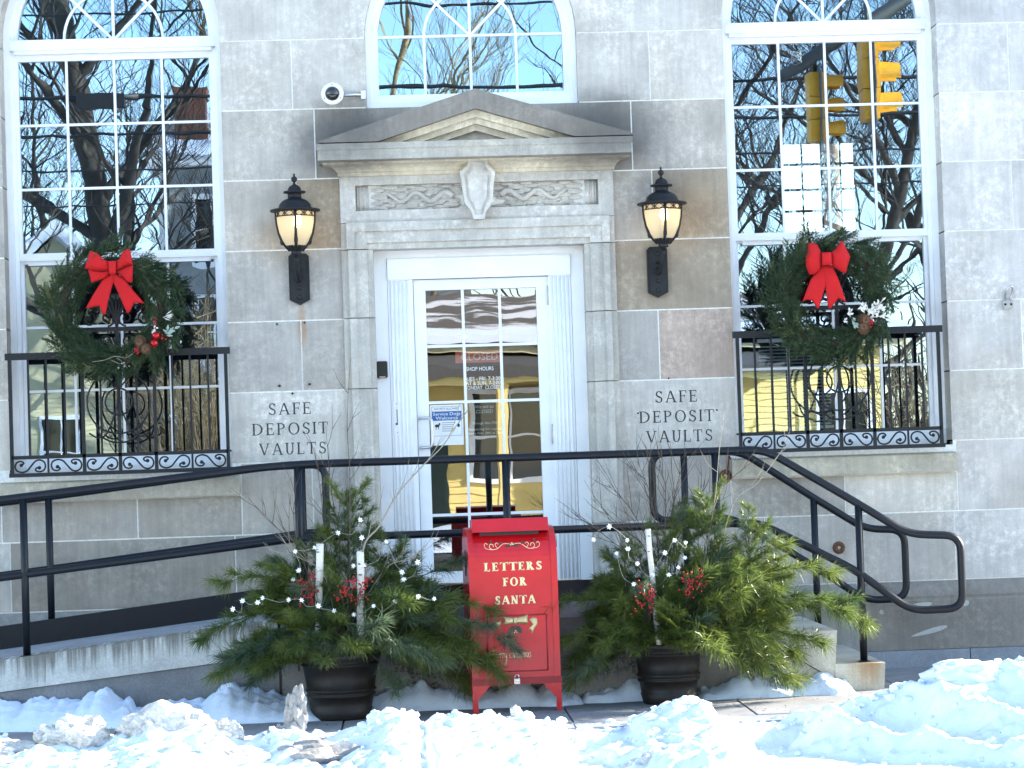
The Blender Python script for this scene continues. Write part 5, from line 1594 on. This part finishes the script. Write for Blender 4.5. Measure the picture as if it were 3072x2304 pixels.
def holly(m, x, z, an, l, y):
    pts = []
    for i in range(12):
        t = 2 * pi * i / 12
        k = (1.0 if i % 2 == 0 else .72)
        pts.append((x + (l * .5 + l * .5 * cos(t) * k) * cos(an) - l * .3 * sin(t) * k * sin(an), z + (l * .5 + l * .5 * cos(t) * k) * sin(an) + l * .3 * sin(t) * k * cos(an)))
    m.prism(pts, y - .003, y)
m = MB()
for x, z, an, l in ((.0, .985, -1.9, .035), (.005, .985, -1.2, .032), (-.06, .985, 2.4, .025), (.055, .985, .7, .025), (-.12, .992, 1.9, .024), (.13, .996, 1.2, .024), (-.01, .98, -2.9, .03), (.012, .98, -.3, .03)): holly(m, x, z, an, l, front(z) - .003)
lp(m, 'holly_leaf', 'holly')
m = MB()
for x, z in ((0, .992), (.007, .985), (-.006, .984)): m.ball((x, front(z) - .008, z), .0045, 8)
for x, z in ((.001, .477), (.008, .468), (-.006, .467)): m.ball((x, -.016, z), .0045, 8)
lp(m, 'holly_berry', 'gold')
m = MB()
puff(m, [(-.075, .566), (-.05, .560), (0, .552), (0, .520), (-.05, .512), (-.072, .510), (-.066, .535)], -.009, .014, .004)
puff(m, [(0, .552), (.05, .562), (.078, .570), (.076, .54), (.080, .516), (.05, .514), (0, .520)], -.009, .014, .004)
puff(m, [(-.012, .556), (.012, .556), (.012, .516), (-.012, .516)], -.018, .008, .004)
puff(m, [(-.115, .535), (-.085, .540), (-.083, .512), (-.118, .505)], -.008, .008, .003)
puff(m, [(.085, .54), (.105, .553), (.132, .545), (.136, .515), (.115, .485), (.10, .455), (.094, .475), (.076, .483), (.11, .515), (.12, .53)], -.008, .006, .003)
lp(m, 'gold_bow', 'goldm')
m = MB(); holly(m, -.003, .508, -2.15, .058, -.009); holly(m, .006, .508, -1.0, .058, -.009); lp(m, 'holly_leaf', 'holly')
m = MB()
for x in (-.245, .245):
    for z in (.20, .30, .45): m.ball((x, -.007, z), .003, 6)
for x in (-.248, .248):
    for z in (.05, .12): m.ball((x, -.008, z), .003, 6)
lp(m, 'rivet', 'redd')
t = thing('padlock', 'small silver padlock hanging at the foot of the red letter box door', 'padlock', (.622, -1.905, .18))
MB().box(.606, .640, -1.913, -1.900, .165, .196).build('lock_body', M['silver'], t)
MB().tube(bez([(.612, -1.906, .194), (.612, -1.906, .219), (.634, -1.906, .219), (.634, -1.906, .194)], .011), .0035, 8).build('shackle', M['silver'], t)
MB().box(.609, .637, -1.9145, -1.913, .170, .172).box(.609, .637, -1.9145, -1.913, .178, .180).build('lock_band', M['iron'], t)
# ------------------------------------------------------------------ snow
def lerp_list(L, x):
    if x <= L[0][0]: return L[0][1]
    for (a, b), (c, d) in zip(L, L[1:]):
        if x <= c:
            t = (x - a) / (c - a); t = t * t * (3 - 2 * t)
            return b + (d - b) * t
    return L[-1][1]
def sstep(a, b, x):
    t = max(0, min(1, (x - a) / (b - a)))
    return t * t * (3 - 2 * t)
def fr(x, y, z, o=4): return noise.fractal(Vector((x, y, z)), 1.0, 2.0, o, noise_basis='PERLIN_ORIGINAL')
CREST = [(-5, .03), (-2.2, .02), (-1.6, .03), (-1.2, .07), (-.9, .0), (-.62, .02), (-.45, -.02), (-.28, .05), (-.15, .125), (0, .12), (.06, .02), (.14, .075), (.3, .06), (.5, .055), (.6, .06), (.74, .0), (.9, -.09), (1.1, -.02), (1.3, .06), (1.42, .10), (1.56, .115), (1.68, .02), (1.9, -.11), (2.02, -.06), (2.2, .04), (2.5, .11), (2.85, .16), (3.1, .22), (3.4, .27), (5.6, .32)]
def snow_h(x, y):
    d = -y - 2.56
    c = lerp_list(CREST, x + .05 * fr(x * 3, y * 3, 1, 2))
    up = sstep(-.02 + .06 * fr(x * 4, 0, 7, 3), .30, d)
    fall = max(0, d - .32)
    k = .10 + .13 * sstep(1.4, 2.8, x)
    h = -.015 + (c + .015) * up - k * fall
    lump = .055 * fr(x * 3.1, y * 3.1, 3.3, 3) + .045 * abs(fr(x * 6, y * 6, 5, 3)) + .014 * abs(fr(x * 13, y * 13, 2, 3))
    # drifts that run up to the right, steep on their left flank
    cl = noise.voronoi(Vector((x * 8 + .5 * fr(x * 5, y * 5, 2, 2), y * 8, 1.7)))[0][0]
    lump += .050 * max(0, .62 - cl) * sstep(-.1, .35, fr(x * 1.7, y * 1.7, 6, 2)) * sstep(2.4, 1.3, x)
    u = x * .80 - (-y) * .55
    rid = noise.noise(Vector((u * 1.9, (x * .55 + -y * .8) * .75, 9.1)))
    r2 = 1 - abs(rid) * 2.2
    w_ = sstep(1.5, 2.3, x) * .9 + .22
    h += (lump + w_ * .105 * (r2 - .30) * sstep(.1, .6, d)) * up
    h = max(h, -.012 + .01 * fr(x * 9, y * 9, 8, 2)) if d < .5 else h
    far = sstep(3.2, 5.2, d)
    h = max(h, -.118 + .012 * fr(x * 6, y * 6, 6, 3))
    return h * (1 - far) + (-.12 + .02 * fr(x, y, 0, 3)) * far
def grid(x0, x1, y0, y1, dx, dy, f, name, mat):
    nx = int((x1 - x0) / dx) + 1; ny = int((y1 - y0) / dy) + 1
    vs = [(x0 + i * dx, y0 + j * dy, f(x0 + i * dx, y0 + j * dy)) for j in range(ny) for i in range(nx)]
    fs = [(j * nx + i, j * nx + i + 1, (j + 1) * nx + i + 1, (j + 1) * nx + i) for j in range(ny - 1) for i in range(nx - 1)]
    me = bpy.data.meshes.new(name); me.from_pydata(vs, [], fs)
    me.polygons.foreach_set('use_smooth', [True] * len(fs))
    return link(name, me, mat)
sb = kind(grid(-3.6, 4.9, -4.9, -2.5, .020, .017, snow_h, 'snow_bank', M['snow']), 'structure')
kind(grid(-14, 14, -9, -4.85, .12, .12, lambda x, y: -.12 + (snow_h(x, -4.9) + .12) * sstep(-5.6, -4.85, y) + .03 * fr(x, y, 2, 3) - (.05 if y < -8 else 0), 'street_snow', M['snow']), 'structure')
def patch(hs, fy, name='snow_patch', back=-1.46):
    x0, x1 = hs[0][0], hs[-1][0]
    def f(x, y):
        t = (back - y) / (back - fy + .05 * fr(x * 4, 1, 1, 2))
        h = lerp_list(hs, x)
        k = sqrt(max(0, 1 - max(0, min(1, t)) ** 2.2))
        return -.015 + (h * (.85 + .5 * fr(x * 5, 0, 3, 3)) + .05 * abs(fr(x * 8, y * 8, 4, 4)) * k + .012) * k
    return kind(grid(x0, x1, fy - .06, back, .018, .018, f, name, M['snow']), 'structure')
patch([(-4.2, .12), (-2.7, .12), (-2.3, .15), (-2.0, .135), (-1.90, .15), (-1.86, .20), (-1.78, .17), (-1.69, .14), (-1.66, .06), (-1.5, .10), (-1.25, .11), (-1.15, .16), (-1.02, .195), (-.92, .16), (-.86, .10), (-.80, .12), (-.70, .11), (-.62, .14), (-.55, .10), (-.5, 0)], -1.98, back=-1.44)
patch([(-.28, .0), (-.22, .08), (-.1, .13), (.02, .15), (.15, .12), (.28, .11), (.42, .06), (.50, .10), (.58, .14), (.68, .14), (.78, .08), (.88, .09), (.98, .06), (1.05, .0)], -1.64)
patch([(1.0, 0), (1.08, .05), (1.16, .05), (1.24, .10), (1.38, .12), (1.50, .08), (1.60, 0)], -1.58)
patch([(1.70, 0), (1.78, .05), (1.88, .07), (1.97, .12), (2.06, .155), (2.14, .13), (2.20, .07), (2.30, .06), (2.42, .09), (2.54, .11), (2.64, .07), (2.70, 0)], -1.66)
def chunk(c, s, label, mat='dsnow', seed=0, rough=.35, name='snow_chunk', sub=4, sharp=0):
    bm = bmesh.new()
    bmesh.ops.create_icosphere(bm, subdivisions=sub, radius=1)
    for v in bm.verts:
        p = v.co.copy()
        n_ = noise.fractal(p * 1.3 + Vector((seed, seed * .7, 0)), 1, 2, 4)
        cell = noise.cell(p * 2.3 + Vector((seed, 0, 0))) if sharp else 0
        v.co = p * (1 + rough * n_ + .16 * noise.fractal(p * 5 + Vector((seed, 0, 0)), 1, 2, 3) + sharp * (cell - .5))
        v.co = Vector((v.co.x * s[0], v.co.y * s[1], v.co.z * s[2])) + Vector(c)
    me = bpy.data.meshes.new(name); bm.to_mesh(me); bm.free()
    me.polygons.foreach_set('use_smooth', [mat == 'snow'] * len(me.polygons))
    return tag(link(name, me, M[mat]), label, 'snow chunk', 'lumps of ploughed snow on the bank')
chunk((-1.36, -2.95, .075), (.225, .17, .15), 'largest dirty snow lump on the bank, left of the left pot', seed=1)
chunk((-1.53, -2.97, .02), (.10, .10, .07), 'low crumbly snow lump tucked against the left side of the largest lump', seed=12)
chunk((-1.80, -2.95, .06), (.17, .14, .11), 'second largest dirty snow lump, nearer the left edge of the picture', seed=2)
chunk((-1.975, -2.93, .07), (.065, .07, .065), 'small blocky snow lump perched left of the second largest lump', seed=3)
chunk((-2.2, -2.95, .0), (.19, .13, .07), 'low wide snow lump at the left edge of the picture', seed=4)
chunk((-1.02, -2.90, .03), (.10, .09, .085), 'dirty snow lump with a stained top between the largest lump and the ice shard', seed=5)
chunk((-1.12, -2.98, -.03), (.13, .10, .07), 'brown stained low lump at the right foot of the largest lump', mat='ice', seed=15)
chunk((-.635, -2.86, .13), (.062, .055, .15), 'upright jagged grey ice shard in front of the left pot', mat='ice', seed=6, rough=.4, sharp=.12)
chunk((-.70, -2.90, -.01), (.10, .08, .10), 'grey icy lump at the foot of the upright ice shard', mat='ice', seed=16)
chunk((-.95, -3.40, -.08), (.115, .10, .095), 'smooth round blue grey ice boulder low on the left of the bank', mat='ice', seed=7, rough=.18)
chunk((-.52, -3.30, -.10), (.34, .22, .13), 'broad heap of dirty grey snow below the ice shard', mat='ice', seed=8)
chunk((-1.32, -3.5, -.16), (.13, .1, .10), 'pale cone of snow at the bottom edge, left of the round ice boulder', mat='snow', seed=9)
chunk((.57, -2.86, .10), (.030, .03, .040), 'tiny snow knob standing on the crest in front of the letter box', seed=10)
chunk((-.20, -2.88, .10), (.05, .05, .045), 'small round snow lump at the right of the left pot', mat='snow', seed=11)
chunk((1.50, -2.9, .10), (.12, .1, .05), 'lumpy snow cap on the crest in front of the right pot', mat='snow', seed=13)
chunk((3.05, -3.0, .22), (.24, .16, .08), 'big clean snow lump on the high crest at the right', mat='snow', seed=14)
chunk((1.22, -3.75, -.14), (.12, .1, .09), 'grey icy lump at the bottom edge below the right pot', mat='dsnow', seed=17)
m = MB()
rc = random.Random(21)
for _ in range(600):
    x = rc.uniform(-2.5, 3.7); y = -2.62 - abs(rc.gauss(0, .45)) if rc.random() < .6 else rc.uniform(-4.3, -2.7)
    r = min(.045, .007 + abs(rc.gauss(0, .012)))
    z = snow_h(x, y) + r * .2
    o0 = len(m.v)
    m.ball((x, y, z), r, 6, (rc.uniform(.8, 1.4), rc.uniform(.8, 1.3), rc.uniform(.6, 1)))
    for i in range(o0, len(m.v)):
        p = m.v[i]; m.v[i] = (p[0] + rc.gauss(0, r * .14), p[1] + rc.gauss(0, r * .14), p[2] + rc.gauss(0, r * .14))
m.sm = [False] * len(m.sm)
kind(m.build('snow_crumbs', M['snow']), 'stuff')
# litter of needles and bark crumbs on the pavement and snow
m = MB()
for _ in range(260):
    x = R.uniform(-2.4, 3.2); y = R.uniform(-2.5, -1.5)
    z = .003
    a = R.uniform(0, 6.28); l = R.uniform(.005, .022)
    m.add([(x, y, z), (x + l * cos(a), y + l * sin(a), z + .003), (x - .003 * sin(a), y + .003 * cos(a), z + .004)], [(0, 1, 2)])
for _ in range(200):
    x = R.uniform(-2.4, 3.6); y = R.uniform(-4.3, -2.75)
    z = snow_h(x, y) + .002
    a = R.uniform(0, 6.28); l = R.uniform(.006, .018)
    m.add([(x, y, z), (x + l * cos(a), y + l * sin(a), z + .004), (x - .003 * sin(a), y + .003 * cos(a), z + .004)], [(0, 1, 2)])
kind(m.build('needle_litter', M['twig']), 'stuff')

# ------------------------------------------------------------------ inside the right window
t = thing('venetian_blind', 'white venetian blind half lowered behind the lower right window', 'blind', (2.72, .5, 1.9), )
for i in range(24):
    z = 1.66 + i * .0235
    m = MB(); m.add([(2.47, .315, z), (2.96, .315, z), (2.96, .338, z + .010), (2.47, .338, z + .010)], [(0, 1, 2, 3)])
    m.build('slat', M['white'], t)
MB().box(2.46, 2.97, .31, .34, 1.63, 1.65).build('bottom_bar', M['white'], t)
MB().box(2.46, 2.97, .31, .34, 2.235, 2.26).build('head_rail', M['white'], t)
t = thing('utility_pole', 'wooden utility pole behind the bank, seen through the rear window', 'utility pole', (6.72, 20, 0))
MB().tube([(6.72, 20, -.2), (6.72, 20, 9.5)], [.16, .12], 10).build('pole', M['pole'], t)
MB().box(5.6, 7.9, 19.85, 19.95, 8.6, 8.72).build('crossarm', M['pole'], t)

# ------------------------------------------------------------------ across the street (what the windows mirror)
def clap(t, x0, x1, y, z0, z1, mat, pitch=.12):
    """one wall of lapped boards facing +y: each course tilts out at its foot"""
    m = MB(); z = z0
    while z < z1 - .01:
        h = min(pitch, z1 - z)
        m.add([(x0, y + .022, z), (x1, y + .022, z), (x1, y, z + h), (x0, y, z + h), (x0, y, z), (x1, y, z)], [(0, 1, 2, 3), (0, 4, 5, 1)])
        z += pitch
    o = m.build('clapboard_wall', M[mat], t); return o
def opening(t, x0, x1, y, z0, z1):
    f = MB()
    for a, b, c, d in ((x0 - .1, x0, z0 - .1, z1 + .1), (x1, x1 + .1, z0 - .1, z1 + .1), (x0, x1, z0 - .1, z0), (x0, x1, z1, z1 + .1)): f.box(a, b, y, y + .06, c, d)
    w_ = f.build('window', M['white'], t)
    MB().box(x0, x1, y + .024, y + .03, z0, z1).build('pane', M['lens'], w_)
    m = MB(); m.box((x0 + x1) / 2 - .02, (x0 + x1) / 2 + .02, y + .032, y + .05, z0, z1); m.box(x0, x1, y + .033, y + .049, (z0 + z1) / 2 - .02, (z0 + z1) / 2 + .02)
    m.build('muntin', M['white'], w_)
# long yellow shop with a porch
yh = thing('yellow_house', 'long low yellow clapboard building across the street with a snowy roof and porch', 'house', (3, -32, 0))
clap(yh, -2.5, 9.6, -30, -.1, 3.55, 'yellow', .13)
MB().box(-2.5, 9.6, -38, -30.02, -.1, 3.55).build('body', M['yellow'], yh)
MB().box(-2.9, 10.0, -30, -29.5, 3.55, 3.75).build('eave', M['cream'], yh)
MB().prism([(-29.35, 3.72), (-29.35, 3.82), (-34, 4.95), (-38.6, 3.82), (-38.6, 3.72)], -2.9, 10.0, 'x').build('roof', M['roofsnow'], yh)
MB().prism([(-29.33, 3.76), (-29.33, 3.93), (-30.1, 4.10), (-30.1, 4.0)], -2.9, 10.0, 'x').build('roof_snow', M['snow'], yh)
for x in (-1.9, 8.2): opening(yh, x, x + 1.0, -29.98, 1.0, 2.6)
for x in (1.0, 2.9, 4.8): opening(yh, x, x + 1.6, -29.98, 1.1, 2.75)  # wide dark panes added, standing for the shade under the porch
MB().box(-.6, .5, -29.98, -29.93, -.1, 2.3).build('door', M['holly'], yh)
for x in (-.9, 1.3, 3.4, 5.6, 7.3): MB().box(x - .11, x + .11, -28.5, -28.28, -.1, 3.0).build('porch_post', M['yellow'], yh)
MB().box(-1.1, 7.5, -28.55, -28.2, 2.9, 3.2).build('porch_beam', M['yellow'], yh)
MB().prism([(-29.98, 3.25), (-28.1, 3.0), (-28.1, 3.2), (-29.98, 3.55)], -1.3, 7.7, 'x').build('porch_roof', M['roofdark'], yh)
yh.rotation_euler = (0, 0, radians(-9))
# tall grey house with chimney, cream wing in front
gh = thing('grey_house', 'tall grey clapboard house with white corner boards and a brick chimney beyond the yellow building', 'house', (-3, -52, 0))
clap(gh, -6.5, 2, -50, -.1, 10.0, 'greyhouse', .15)
MB().box(-6.5, 2, -58, -50.02, -.1, 10.0).build('body', M['greyhouse'], gh)
MB().box(-6.72, -6.42, -50.1, -49.93, -.1, 10.0).build('corner_board', M['white'], gh)
MB().box(-7.0, 2.4, -58.4, -49.6, 10.0, 10.35).build('cornice', M['white'], gh)
MB().prism([(-49.5, 10.36), (-54, 12.2), (-58.5, 10.36)], -7.0, 2.4, 'x').build('roof', M['snow'], gh)
MB().box(-6.25, -5.4, -52, -51, 10.2, 12.4).build('chimney', M['brick'], gh)
MB().box(-6.33, -5.32, -52.08, -50.92, 12.2, 12.5).build('chimney_cap', M['brick'], gh)
for x, z in ((-5.7, 7.3), (-5.7, 4.4), (-2.8, 7.3)): opening(gh, x, x + 1.0, -49.98, z, z + 1.8)
ch = thing('cream_house', 'cream clapboard house with a steep snow covered gable left of the grey house', 'house', (-9.5, -46, 0))
clap(ch, -13.5, -5.6, -43, -.1, 3.8, 'cream', .13)
MB().box(-13.5, -5.6, -49, -43.02, -.1, 3.8).build('body', M['cream'], ch)
MB().prism([(-13.5, 3.8), (-9.5, 7.4), (-5.6, 3.8)], -49, -43.03).build('gable_wall', M['cream'], ch)
m = MB()
for s in (-1, 1): m.prism([(-9.55, 7.45), (-9.55, 7.85), (-9.55 + s * 4.5, 3.75), (-9.55 + s * 4.5, 3.35)], -49.4, -42.6)
m.build('roof', M['snow'], ch)
for x in (-12.4, -9.9, -7.5): opening(ch, x, x + .9, -42.98, 1.2, 2.8)
ch.rotation_euler = (0, 0, radians(-16))

def tree(x, y, h, r, seed, label, spread=1.0, levels=5, mat='bark', grp='bare trees across the street', lean=0, first=.22):
    rr_ = random.Random(seed)
    t = thing('bare_tree', label, 'tree', (x, y, -.1), grp)
    tr = MB(); tw = MB(); cnt = [0]
    def grow(p, d, l, rad, lev):
        if cnt[0] > 5200: return
        n = 4 if lev < 2 else 3
        pts = [p]; rs = [rad]
        for i in range(n):
            jt = .05 if lev == 0 and not lean else .13
            d = (d + Vector((rr_.gauss(0, jt), rr_.gauss(0, jt), rr_.gauss(.02, .09) + (.05 if lev > 1 else 0)))).normalized()
            p = p + d * l / n; pts.append(p); rs.append(rad * (1 - .45 * (i + 1) / n))
        cnt[0] += 1
        (tr if lev < 2 else tw).tube(pts, rs, 7 if lev < 1 else 5 if lev < 2 else 3, False, lev < 2)
        if lev >= levels: return
        k = rr_.choice((3, 4)) if lev > 0 else 9
        for i in range(k):
            u = rr_.uniform(.35, 1) if lev else first + (1 - first) * (i + .6) / k
            j = min(n - 1, int(u * n)); b = pts[j] + (pts[j + 1] - pts[j]) * (u * n - j)
            a = rr_.uniform(0, 2 * pi) if lev else i * 2.4
            side = Vector((cos(a), sin(a), rr_.uniform(.1, .6))) * spread
            nd = (d * .55 + side * .8).normalized()
            grow(b, nd, l * rr_.uniform(.5, .75) * (1 if lev else .62), max(.006, rs[j] * rr_.uniform(.42, .6)), lev + 1)
        grow(pts[-1], d, l * .6, rs[-1], lev + 1)
    grow(Vector((x, y, -.1)), Vector((lean, 0, 1)).normalized(), h * .62, r, 0)
    tr.build('trunk', M[mat], t); tw.build('crown', M[mat], t)
    return t
tree(-6.25, -41.0, 19, .46, 5, 'big dark bare tree with many limbs in front of the cream house', 1.0)
tree(-10.2, -50, 13, .18, 8, 'slender bare tree left of the big dark one, leaning over the cream house', 1.1)
tree(10.9, -40, 16, .26, 9, 'curving bare tree to the right of the yellow building', 1.0, lean=.12)
tree(9.3, -46, 17, .30, 11, 'bare tree with upright limbs behind the yellow building', .9)
tree(-.1, -42, 18, .26, 12, 'tall bare tree behind the left end of the yellow building', .5, 5, 'brushm')
tree(14.5, -44, 17, .3, 13, 'bare tree at the far right end of the street', 1.0)
tree(-14.5, -40, 16, .3, 14, 'bare tree at the far left end of the street', 1.0)
def shrub(x, y, h, r, seed, label, n=60):
    rr_ = random.Random(seed)
    t = thing('bare_shrub', label, 'shrub', (x, y, -.1), 'dry brown shrubs along the street')
    m = MB()
    for i in range(n):
        a = rr_.uniform(0, 6.28); d = Vector((cos(a) * rr_.uniform(.1, .6), sin(a) * rr_.uniform(.1, .5), 1)).normalized()
        p = Vector((x + rr_.uniform(-r, r) * .5, y + rr_.uniform(-r, r) * .3, -.1)); l = h * rr_.uniform(.6, 1)
        pts = [p, p + d * l * .5, p + d * l + Vector((rr_.gauss(0, .15), 0, 0))]
        m.tube(pts, [.018, .013, .006], 3, False)
        for k in range(9):
            u = rr_.uniform(.2, .95); b = p + d * l * u
            e = b + Vector((rr_.gauss(0, .5), rr_.gauss(0, .4), rr_.uniform(.1, .7))) * h * .17
            m.tube([b, e], [.009, .004], 3, False)
    m.build('stems', M['brushm'], t)
shrub(-3.9, -28.6, 5.2, 1.1, 3, 'tall dry brown shrub left of the yellow building', 170)
shrub(-6.9, -28.4, 1.9, .6, 6, 'low dry brown shrub in front of the cream house', 40)
shrub(10.4, -28.6, 4.0, 1.2, 4, 'wide dry brown shrub at the right end of the yellow building', 100)
# traffic signals hung over the street close to the bank
def signal(x, y, z, k, sp, label, ang):
    t = thing('traffic_signal', label, 'traffic light', (x, y, z), 'yellow traffic signals over the crossing')
    for i in range(3):
        zz = z - i * sp
        b = MB().box(x - .09, x + .09, y - .5 * sp + .006, y + .5 * sp - .006, zz - .5 * sp + .004, zz + .5 * sp - .004); b.build('housing', M['signal'], t)
        r_ = sp * .43
        n = 14
        A = [(y + r_ * cos(pi * (-.12 + 1.24 * j / n)), zz + r_ * sin(pi * (-.12 + 1.24 * j / n))) for j in range(n + 1)]
        B = [(y + (r_ - .01) * cos(pi * (-.12 + 1.24 * j / n)), zz + (r_ - .01) * sin(pi * (-.12 + 1.24 * j / n))) for j in range(n + 1)]
        v = MB(); v.ring(A, B, .09, .09 + k); v.v = [(x + p[1], p[0], p[2]) for p in v.v]
        v.build('visor', M['signal'], t)
        l_ = MB(); l_.tube([(x + .088, y, zz), (x + .10, y, zz)], r_ * .88, 14); l_.build('lens', M['lens'], t)
    MB().box(x + .02, x + .03, y - .5 * sp - .09, y + .5 * sp + .09, z - 2.5 * sp - .09, z + .5 * sp + .09).build('backplate', M['signalgrey'], t)
    MB().tube([(x, y, z + .5 * sp), (x, y, z + .5 * sp + .3)], .025, 8).build('hanger', M['steel'], t)
    return t
signal(4.62, -9.1, 5.46, .20, .255, 'smaller yellow traffic signal hanging lower over the street', 0)
signal(5.17, -8.9, 5.86, .24, .335, 'larger yellow traffic signal hanging higher over the street', 0)
ma = thing('signal_mast', 'dark steel mast arm that carries the traffic signals', 'mast arm', (9.5, -9.6, 0))
MB().tube([(9.5, -9.6, -.16), (9.5, -9.6, 7.4)], [.15, .12], 12).build('mast', M['steel'], ma)
MB().tube([(9.5, -9.6, 7.2), (6.5, -9.2, 6.9), (4.9, -9.0, 5.95), (4.2, -8.95, 5.52)], [.10, .09, .075, .065], 10).build('arm', M['steel'], ma)
m = MB()
for i in range(5): m.tube([(4.38 + .05 * cos(a * .5 + i), -8.85 + .05 * sin(a * .5 + i), 5.72 + .055 * sin(a * .5) + .01 * i) for a in range(14)], .005, 4, False)
m.build('wire_coil', M['wire'], ma)
def line(y, z, sag, r, label, dz=0):
    pts = [(-30 + 2.5 * i, y, z + dz * (i / 24) - sag * (1 - ((i - 12) / 12) ** 2)) for i in range(25)]
    return tag(MB().tube(pts, r, 6, False).build('power_line', M['cable']), label, 'cable', 'cables strung along the street')
line(-9.6, 5.95, .35, .022, 'thick black cable carrying the splice case, strung along the street')
line(-9.7, 5.55, .35, .020, 'thick black cable strung just below the splice case')
line(-9.8, 5.12, .30, .012, 'thin black cable, third of the four over the street')
line(-9.9, 4.75, .30, .010, 'lowest thin black cable over the street')
line(-13.0, 7.6, .4, .016, 'high black cable strung over the far side of the street')
line(-13.2, 8.5, .4, .014, 'highest black cable strung over the far side of the street')
tag(MB().box(-3.46, -2.94, -9.68, -9.52, 5.49, 5.63).tube([(-3.6, -9.6, 5.6), (-2.8, -9.6, 5.6)], .03, 8).build('splice_case', M['cable']), 'black rectangular splice case clamped on the thick street cable', 'cable box')
kind(grid(-40, 40, -27.5, -24, .35, .3, lambda x, y: -.15 + .38 * sstep(-24, -25.2, y) * sstep(-27.6, -26.6, y) * (1 + .5 * fr(x * .5, y * .5, 0, 3)), 'added_snow_bank', M['snow']), 'structure')  # bank added in place of a parked car, for a white door reflection
rr9 = random.Random(5)
m = MB()
for i in range(420):
    x = rr9.uniform(-130, 130); y = rr9.uniform(-150, -95); h = rr9.uniform(7, 13)
    m.tube([(x, y, 0), (x + rr9.gauss(0, .5), y, h * .6), (x + rr9.gauss(0, 1.5), y, h)], [.22, .14, .03], 4, False)
    for k in range(9):
        z = h * rr9.uniform(.3, .9); a = rr9.uniform(0, 6.28); l = h * .28
        m.tube([(x, y, z), (x + cos(a) * l, y + sin(a) * l, z + l * .7)], [.07, .015], 3, False)
kind(m.build('far_woods', M['bark']), 'stuff')
